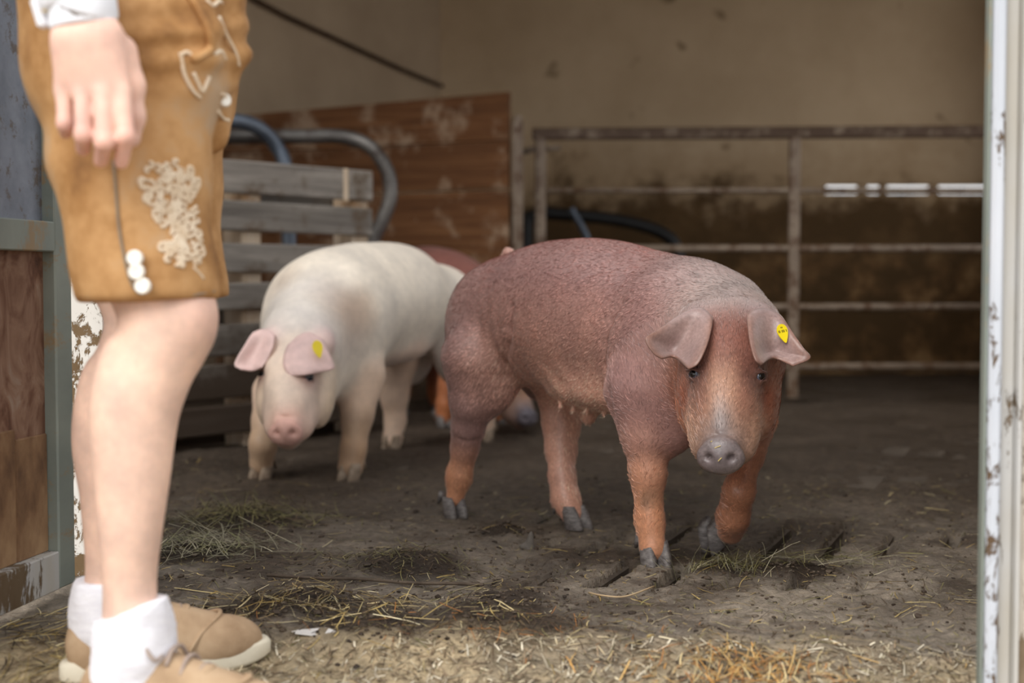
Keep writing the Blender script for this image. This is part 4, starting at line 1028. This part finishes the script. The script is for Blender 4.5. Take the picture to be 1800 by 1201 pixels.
# ------------------------------------------------------------------ socks and sneakers
def cutprim(c, n, lo, hi, k=.003):
    n = nrm(n); c = np.asarray(c, float); return Prim(lambda p: -((p-c) @ n), A(*lo), A(*hi), k, None, 's')
def sock(chain_pts, top_c, top_n, ang):
    pr = chain(chain_pts, .02); lo = np.min([a for a, r in chain_pts], 0)-.2; hi = np.max([a for a, r in chain_pts], 0)+.2
    pr.append(cutprim(top_c, np.asarray(top_n, float), lo, hi))
    ribs = lambda Q: np.sin(Q[:,2]*520)*.0007 + (fbm(Q*26, 3)-.44)*.010
    v, q, _ = body_mesh(pr, .0042, ribs); return mesh_obj('sock', v, q, SOCKM, person)
sock([(P(234,1040,1.79),.0425), (P(236,1100,1.79),.0455), (P(237,1150,1.79),.0475), (P(222,1195,1.79),.041), (A(-.42,1.785,.012),.028)], P(236,1066,1.79), A(-.36,0,1), 0)
sock([(P(186,990,2.01),.0395), (P(182,1050,2.01),.042), (P(182,1095,2.01),.044), (A(-.52,2.04,.05),.036)], P(186,1017,2.01), A(-.03,-.02,1), 0)
def sneaker(heel, yaw, lab):
    heel = np.asarray(heel, float); f = A(math.cos(yaw), math.sin(yaw), 0); l = A(-math.sin(yaw), math.cos(yaw), 0); R = np.stack([f, l, A(0,0,1)], 1)
    g = lambda x, y, z: heel + R @ A(x, y, z)
    pr = [ell(g(.052,0,.052), (.050,.034,.056), R, .03), ell(g(.115,0,.045), (.085,.039,.048), R, .04), ell(g(.205,0,.036), (.080,.045,.041), R, .03),
          cap(g(.105,0,.090), g(.185,0,.058), .024, .020, .03)]
    pr.append(cap(g(.056,0,.095), g(.050,0,.16), .031, .05, .008, None, 's')); pr.append(cutprim(g(0,0,.016), A(0,0,-1), g(.1,0,-.1)-.4, g(.1,0,0)+.4))
    pr[-1] = Prim(lambda p: p[...,2]-heel[2]-.016, g(.1,0,-.1)-A(.3,.3,.05), g(.1,0,0)+A(.3,.3,.02), .003, None, 's')
    v, q, _ = body_mesh(pr, .0045, lambda Q: (fbm(Q*30, 2)-.4)*.004)
    o = mesh_obj('sneaker', v, q, SUEDE, person)
    # sole
    n = 40; rings = []
    out = []
    for i in range(n):
        a = 2*math.pi*i/n; x = .145 + .152*math.cos(a); wd_ = .036 + .013*math.sin(min(1, max(0, (x)/.29))*math.pi*.72)
        out.append((x, wd_*math.copysign(abs(math.sin(a))**.75, math.sin(a)) + .006*math.sin(x/.29*3)))
    V = []
    for z, s_, lift in ((0, .97, .010), (.006, 1.0, .008), (.026, 1.0, .004), (.031, .97, .004), (.030, .85, .003)):
        for x, y in out: V.append(g(.145 + (x-.145)*s_, y*s_, z + lift*max(0, (x-.22)/.07)**2))
    F = [(j*n+i, j*n+(i+1) % n, (j+1)*n+(i+1) % n, (j+1)*n+i) for j in range(4) for i in range(n)] + [tuple(range(n))[::-1], tuple(4*n+i for i in range(n))]
    mesh_obj('sole', V, F, SOLE, o)
    # stitched seam behind the toe and a heel patch edge
    def arc(x0, dx, w, z0, hgt, name, r, m):
        pts = [g(x0 - dx*abs(t)**2, w*t, z0 + hgt*math.sqrt(max(0, 1-t*t*.98))) for t in np.linspace(-1, 1, 13)]; return MB().tube(pts, r, 6).build(name, m, o, True)
    arc(.222, .055, .0475, .030, .050, 'toe_seam', .0034, SUEDE); arc(.175, .05, .0455, .030, .062, 'toe_seam', .003, SUEDE)
    for i in range(5):
        x = .108 + i*.018; zt = .126 - i*.0115
        MB().tube(spline([g(x-.004,-.026,zt-.016), g(x,-.012,zt+.0005), g(x+.004,.012,zt+.0005), g(x+.008,.026,zt-.016)], 4), .0031, 6).build('lace', LACE, o, True)
    for sd in (-1, 1):
        MB().tube(spline([g(.108,0,.116), g(.100,sd*.018,.128), g(.098,sd*.034,.126), g(.112,sd*.036,.108), g(.116,sd*.014,.112)], 5), .0024, 6).build('lace', LACE, o, True)
    return o
sneaker(A(-.632, 1.985, GZ), math.radians(25), 'far'); sneaker(A(-.552, 1.79, -.022), math.radians(-4), 'near')

# ================================================================== slats, muck and straw on the floor
TH = math.radians(21); sd_, cd_ = math.sin(TH), math.cos(TH); PITCH_S = .113; OFF_S = -.655; GAP = .026
def perp(x, y): return x*cd_ - y*sd_
slat_m = None
def front_edge(x): return 2.50 - .06*x
for k in range(-17, 15):
    c = OFF_S + (k+.5)*PITCH_S; w = (PITCH_S-GAP)/2
    # centre line: points with perp == c; start at the front sill
    y0 = 2.46
    for _ in range(8): x0 = (c + y0*sd_)/cd_; y0 = front_edge(x0)
    L = 3.1
    if slat_m is None:
        mb = MB().box((0, -w, -.06), (L, w, 0), .006); slat_m = mb.build('slat', CONC, None, False, world=False); o = slat_m
    else: o = slat_m.copy(); COL.objects.link(o)
    o.parent = floor; o.location = Vector((x0, y0, random.uniform(-.004, .001))) - Vector(floor.location); o.rotation_euler = (0, random.uniform(-.001,.001), math.pi/2 - TH)
mounds = [(P(430,925,GY(930)), .17, .030), (P(345,985,GY(985)), .15, .022), (P(720,1002,GY(1005)), .14, .026), (P(520,1085,GY(1085)), .16, .018), (P(880,940,GY(945)), .06, .022),
          (P(1270,1010,GY(1012)), .07, .014), (P(870,1120,GY(1120)), .2, .014), (P(900,1060,GY(1070)), .09, .018), (P(1400,1010,GY(1015)), .10, .010), (P(650,1120,GY(1120)), .16, .012), (P(1300,1170,GY(1170)), .10, .012), (P(350,830,GY(835)), .25, .03)]
SLOT_SPOTS = [tuple(P(px, py, GY(py))[:2]) + (r,) for px, py, r in ((945,1030,.06), (1012,965,.05), (1062,1022,.075), (1175,1035,.08), (1110,968,.05), (1403,1042,.06), (1520,1052,.075), (1637,1060,.08), (1690,950,.06), (1480,975,.05))]
def mudz(x, y):
    x = np.asarray(x, float); y = np.asarray(y, float); o = np.zeros_like(x)
    p3 = np.stack([x, y, o], -1)
    z = .011 + .030*(fbm(p3*3.1, 3)-.45) + .020*(fbm(p3*13+5, 3)-.45) + .014*(fbm(p3*48+9, 2)-.38)
    rough = fbm(p3*26+2, 3)
    for c, r, h in mounds:
        d = np.hypot(x-c[0], (y-c[1]))/r; z = z + h*np.exp(-d*d*2)*(.35 + 1.6*(rough-.15))
    inner = np.clip((y - front_edge(x) - .015)/.02, 0, 1)
    q = (perp(x, y) - OFF_S)/PITCH_S; fr = np.abs(q - np.round(q))*PITCH_S
    slot = np.clip((GAP/2 + .005 - fr)/.006, 0, 1)*inner
    gate = np.clip((fbm(p3*4.5+31, 3)-.47)*12, 0, 1)*np.clip((3.6-y)/.8, 0, 1)*np.clip((x+.1)/.2, .0, 1)
    for c_ in SLOT_SPOTS: gate = np.maximum(gate, np.clip(1.25*np.exp(-((x-c_[0])**2 + (y-c_[1])**2)/c_[2]**2), 0, 1))
    z = z - slot*gate*.07
    front = np.clip((front_edge(x) - y)/.06, 0, 1)
    return z - .004*inner + front*.002 - .028*np.clip((2.12-y)/.12, 0, 1)
def mud_mat():
    m = NT('floor_muck'); a = m.n('ShaderNodeAttribute'); a.attribute_name = 'tone'; v = m.coord()
    g = m.noise(v, 38, 7, .72); k = m.noise(v, 150, 4, .7); b = m.noise(v, 4, 5, .6)
    c = m.mix(1.0, a.outputs['Color'], m.ramp(g, [(.30, (.5,.48,.46,1)), (.5, (.95,.95,.95,1)), (.72, (1.5,1.47,1.42,1))]), 'MULTIPLY')
    c = m.mix(1.0, c, m.ramp(b, [(.3, (.72,.72,.72,1)), (.7, (1.25,1.24,1.22,1))]), 'MULTIPLY')
    c = m.mix(m.math('MULTIPLY', m.ramp(k, [(.62, (0,0,0,1)), (.70, (1,1,1,1))]), .6), c, (150,134,98))
    m.bump(m.math('ADD', g, m.math('MULTIPLY', k, .6)), .9, .010); return m.out(c, m.maprange(b, .35, .65, .42, .85), 0, .4)
ts = np.linspace(-.62, .62, 430); ys = 1.80*np.exp(np.arange(0, 440)*.0035)
TT, YY = np.meshgrid(ts, ys); XX = TT*YY*(1 + .25*np.exp(-(YY-1.8)*2)); ok = None
ZZ = mudz(XX, YY)
inw = YY < 8.2
p3 = np.stack([XX, YY, 0*XX], -1); cl = np.zeros_like(XX)
for c, r, h in mounds: cl = np.maximum(cl, np.exp(-(np.hypot(XX-c[0], YY-c[1])/r)**2*1.6))
n1 = fbm(p3*6+3, 4)
dry = np.array(lin((142,131,118))[:3]); wet = np.array(lin((78,66,55))[:3]); dark = np.array(lin((58,46,35))[:3]); pale = np.array(lin((178,160,130))[:3])
lo = lambda a, b, x: np.clip((x-a)/(b-a), 0, 1)[..., None]
tone = wet + (dry-wet)*(lo(.36, .56, n1)*lo(3.6, 2.5, YY)*.9 + lo(2.62, 2.40, YY)*.5).clip(0, 1)
w = lo(.25, .7, cl + (n1-.45)); tone = tone*(1-w) + dark*w
w = lo(2.16, 2.05, YY + .35*(n1-.45)); tone = tone*(1-w) + pale*w
a, b = XX.shape; I = np.arange(a*b).reshape(a, b); Q = np.stack([I[:-1,:-1], I[:-1,1:], I[1:,1:], I[1:,:-1]], -1).reshape(-1, 4)
cx = XX.reshape(-1)[Q].mean(1); cy = YY.reshape(-1)[Q].mean(1)
keep = (cy < 8.25) & ((cx > left_x(np.maximum(cy, 2.6)) + .02)) & ((cx < right_x(cy) - .02) | (cy < 2.1))
Q = Q[keep]; used = np.unique(Q); mp_ = np.full(a*b, -1); mp_[used] = np.arange(len(used))
mud = mesh_obj('muck_layer', np.stack([XX, YY, ZZ], -1).reshape(-1, 3)[used], mp_[Q], mud_mat(), floor, True, tone.reshape(-1, 3)[used])
tag(mud, 'trodden brown muck', None, None, 'stuff')

STRAW = attr_skin('straw_blades', .6, 40, (1,1,1), .15, 0, 0, .3, 9)
LOOSE = []
def blades(n, xy, length, width, cols, name, label, cat, rise=.0, flat=.25, lift=.002, seed=1, curl=.2, spread=6.3, yaw0=0):
    """thin bent blades lying on the muck, one uncountable object"""
    rg = np.random.default_rng(seed); pts = xy(rg, n); x, y = pts[:,0], pts[:,1]; n = len(x)
    L = rg.uniform(length[0], length[1], n)*rg.choice([1,1,.6,.4], n); W = rg.uniform(width[0], width[1], n)*.72; yaw = yaw0 + rg.uniform(-spread/2, spread/2, n)
    t = np.linspace(0, 1, 5); bend = rg.normal(0, curl, n); V = np.zeros((n, 5, 2, 3)); el = np.abs(rg.normal(rise, flat, n)); tz = rg.normal(0, .35, n)
    for i, s in enumerate(t):
        a = yaw + bend*(s-.5); 
        px = x + L*(s-.5)*np.cos(yaw) - L*bend*(s-.5)**2*np.sin(yaw); py = y + L*(s-.5)*np.sin(yaw) + L*bend*(s-.5)**2*np.cos(yaw)
        pz = mudz(px, py) + lift + L*np.clip(np.sin(el), 0, 1)*s*(1-.25*s)
        side = np.stack([-np.sin(a), np.cos(a), tz], -1)*(W*(1-.5*abs(s-.4)))[:,None]*.5
        c = np.stack([px, py, pz], -1); V[:, i, 0] = c-side; V[:, i, 1] = c+side
    # settle the middle points on a straight run so blades do not follow every bump
    c0 = V[:, 0:1, :, 2]; c4 = V[:, 4:5, :, 2]; ln = c0 + (c4-c0)*t[None, :, None]; V[..., 2] = np.maximum(ln, V[..., 2]*.5 + ln*.5)
    F = []; base = np.arange(n)*10
    F = np.concatenate([np.stack([base+2*i, base+2*i+1, base+2*i+3, base+2*i+2], -1) for i in range(4)])
    pal = np.array([lin(c)[:3] for c in cols]); tn = pal[rg.integers(0, len(pal), n)]*rg.uniform(.7, 1.25, n)[:,None]
    if name is None: LOOSE.append((V.reshape(-1, 3), F, np.repeat(tn, 10, 0))); return
    o = mesh_obj(name, V.reshape(-1, 3), F, STRAW, None, False, np.repeat(tn, 10, 0)); return tag(o, label, cat, None, 'stuff')
def area(px0, px1, py0, py1):
    def f(rg, n):
        px = rg.uniform(px0, px1, n); py = rg.uniform(py0, py1, n); Y = np.array([GY(v) for v in py]); return np.stack([(px-900)/F_PX*Y, Y], -1)
    return f
def clump(c, r, sq=1.0):
    def f(rg, n): return np.stack([c[0] + rg.normal(0, r, n), c[1] + rg.normal(0, r*sq, n)], -1)
    return f
YEL = [(178,154,96), (192,174,124), (164,138,78), (200,186,146)]; GRN = [(118,112,66), (100,96,56), (140,132,86), (84,78,50)]; DRK = [(74,58,42), (92,74,54), (58,46,34), (110,92,68)]; PAL = [(228,208,156), (238,224,184), (210,186,130), (196,168,116)]; GRY = [(140,134,112), (168,160,136), (110,106,88), (128,126,90)]
blades(620, area(270,1720,830,1150), (.02,.07), (.0012,.0026), YEL+GRN+YEL, None, None, None, seed=2, flat=.10)
blades(3600, area(270,1720,860,1180), (.008,.03), (.001,.002), DRK+DRK+GRN+YEL[:2], None, None, None, seed=3, flat=.2)
blades(130, area(290,900,1020,1120), (.03,.10), (.0018,.004), YEL+PAL, None, None, None, seed=4, flat=.08)
blades(900, clump(mounds[0][0], .10, .8), (.03,.10), (.001,.002), GRN+GRN+DRK, 'hay_clump', 'greenish hay clump lying left before the white pig', 'hay', rise=.25, seed=5, lift=.01)
blades(520, clump(mounds[1][0], .085, .7), (.03,.13), (.0012,.0026), GRY, 'twig_heap', 'grey dry stalks heaped beside the bare shin', 'stalks', rise=.22, seed=6, lift=.012)
blades(560, clump(mounds[2][0], .12, .6), (.012,.05), (.001,.0022), DRK+DRK+GRN, 'matted_hay', 'dark matted hay clump between twig heap and brown pig', 'hay', rise=.22, seed=7, lift=.006)
blades(500, clump(mounds[3][0], .12, .4), (.02,.07), (.0012,.003), DRK+DRK+YEL, None, None, None, rise=.15, seed=8)
blades(420, clump(P(1270,1010,GY(1012)), .055, .5), (.015,.06), (.0009,.0018), GRN+GRY, 'grass_tuft', 'small tuft of dry grass by the front hoof', 'grass', rise=.5, flat=.3, seed=9)
blades(240, clump(P(1440,985,GY(1005)), .10, .25), (.03,.12), (.001,.002), GRY+GRN, 'dry_stalks', 'dry grey stalks on the floor right of the lifted hoof', 'stalks', rise=.25, seed=10, lift=.01)
blades(420, clump(P(1310,1168,GY(1172)), .09, .35), (.012,.05), (.0014,.003), [(180,134,72), (160,108,56), (196,160,100), (196,176,130)], 'golden_straw', 'golden straw heap at the bottom right of the doorway', 'straw', rise=.25, seed=11, lift=.004)
blades(800, clump(P(860,1125,GY(1125)), .22, .22), (.012,.05), (.001,.0022), DRK+DRK+[(168,110,52)], None, None, None, rise=.2, seed=12)
blades(8500, area(300,1730,1142,1300), (.006,.030), (.0016,.0045), [(190,178,150), (172,156,126), (206,196,174), (140,120,96), (180,168,146), (116,98,76), (96,80,62)], 'pale_chaff', 'pale straw chaff covering the yard before the sill', 'chaff', rise=.03, flat=.12, seed=13, curl=.08)
blades(300, area(0,140,1085,1200), (.02,.10), (.0015,.003), YEL+DRK, None, None, None, seed=14, flat=.1)
blades(5000, area(260,1720,840,1140), (.006,.020), (.0008,.0016), DRK+DRK+GRY+YEL, None, None, None, seed=21, flat=.25)
off = 0; Vs_, Fs_, Ts_ = [], [], []
for v_, f_, t_ in LOOSE: Vs_.append(v_); Fs_.append(f_+off); Ts_.append(t_); off += len(v_)
tag(mesh_obj('loose_straw', np.vstack(Vs_), np.vstack(Fs_), STRAW, None, False, np.vstack(Ts_)), 'loose straw and chaff strewn over the muck', 'straw', None, 'stuff')
# crumbs of muck
rg = np.random.default_rng(31); n = 2600
xy = np.vstack([area(270,1720,820,1130)(rg, n//2)] + [clump(c_, r_*.8, .6)(rg, n//24) for c_, r_, h_ in mounds]); n = len(xy)
ph = (1+5**.5)/2; ico = np.array([(-1,ph,0),(1,ph,0),(-1,-ph,0),(1,-ph,0),(0,-1,ph),(0,1,ph),(0,-1,-ph),(0,1,-ph),(ph,0,-1),(ph,0,1),(-ph,0,-1),(-ph,0,1)])/1.9
icf = np.array([(0,11,5),(0,5,1),(0,1,7),(0,7,10),(0,10,11),(1,5,9),(5,11,4),(11,10,2),(10,7,6),(7,1,8),(3,9,4),(3,4,2),(3,2,6),(3,6,8),(3,8,9),(4,9,5),(2,4,11),(6,2,10),(8,6,7),(9,8,1)])
r_ = rg.uniform(.0012, .0042, n)*rg.choice([1,1,1,1,1,1.7], n); z_ = mudz(xy[:,0], xy[:,1])
Vc = ico[None]*(r_[:,None,None]*rg.uniform(.55, 1.25, (n,12,1)))*np.array([1.2,1.2,.75]) + np.stack([xy[:,0], xy[:,1], z_+r_*.25], -1)[:,None]
pal = np.array([lin(c_)[:3] for c_ in ((66,54,44), (82,70,58), (94,82,70), (52,42,34), (74,62,50))])
tag(mesh_obj('muck_crumbs', Vc.reshape(-1,3), (icf[None] + 12*np.arange(n)[:,None,None]).reshape(-1,3), STRAW, floor, False, np.repeat(pal[rg.integers(0,5,n)], 12, 0)), 'crumbs of dried muck', None, None, 'stuff')
# one grey cone-shaped clod, a long twig and a paper scrap
c = P(930, 968, GY(968)); c[2] = float(mudz(c[0], c[1])) - .004
cp = [cap(c+A(0,0,.004), c+A(.004,0,.034), .013, .005, .006, (96,90,84)), ell(c+A(-.008,.002,.006), (.014,.012,.009), None, .008, (96,90,84))]
v, q, t_ = body_mesh(cp, .0028, lambda Q: (fbm(Q*70, 3)-.44)*.006)
tag(mesh_obj('dirt_clod', v, q, simple('grey_clod', [(84,78,72), (118,110,102)], 40, rough=.9, bump=.4), None), 'small pointed grey dirt clod left of the hind hoof', 'clod')
tw = []
for px, py in ((470,1030), (560,1036), (640,1041), (720,1038), (800,1040), (850,1044)):
    p = P(px, py, GY(py)); p[2] = float(mudz(p[0], p[1])) + .008; tw.append(p)
tag(MB().tube(spline(tw, 5), .0032, 6).build('twig', simple('dark_twig', [(70,58,48), (108,94,80)], 30, rough=.85, bump=.3), None, True), 'long thin dark twig lying across the doorway', 'twig')
tw = []
for px, py in ((1035,1055), (1060,1066), (1100,1066), (1150,1048)):
    p = P(px, py, GY(py)); p[2] = float(mudz(p[0], p[1])) + .006; tw.append(p)
tag(MB().tube(spline(tw, 5), .0016, 6).build('twig.001', simple('pale_twig', [(176,150,116), (200,176,140)], 30, rough=.85, bump=.3), None, True), 'short pale curved twig in front of the front hoof', 'twig')
p = P(545, 1133, GY(1133)); p[2] = float(mudz(p[0], p[1])) + .004; V = []
for i in range(9):
    a = 2*math.pi*i/9; r = .018*(1+.35*math.sin(3*a+1)); V.append((p[0]+1.7*r*math.cos(a), p[1]+r*math.sin(a), p[2]+.003*math.sin(2*a)))
V += [(x, y, z-.002) for x, y, z in V]
tag(mesh_obj('paper_scrap', V, [tuple(range(9)), tuple(range(9,18))[::-1]] + [(i, 9+i, 9+(i+1) % 9, (i+1) % 9) for i in range(9)], simple('grey_paper', [(196,192,188), (220,216,212)], 20, rough=.9, bump=.1), None, False), 'small whitish scrap lying right of the sneaker toe', 'scrap')
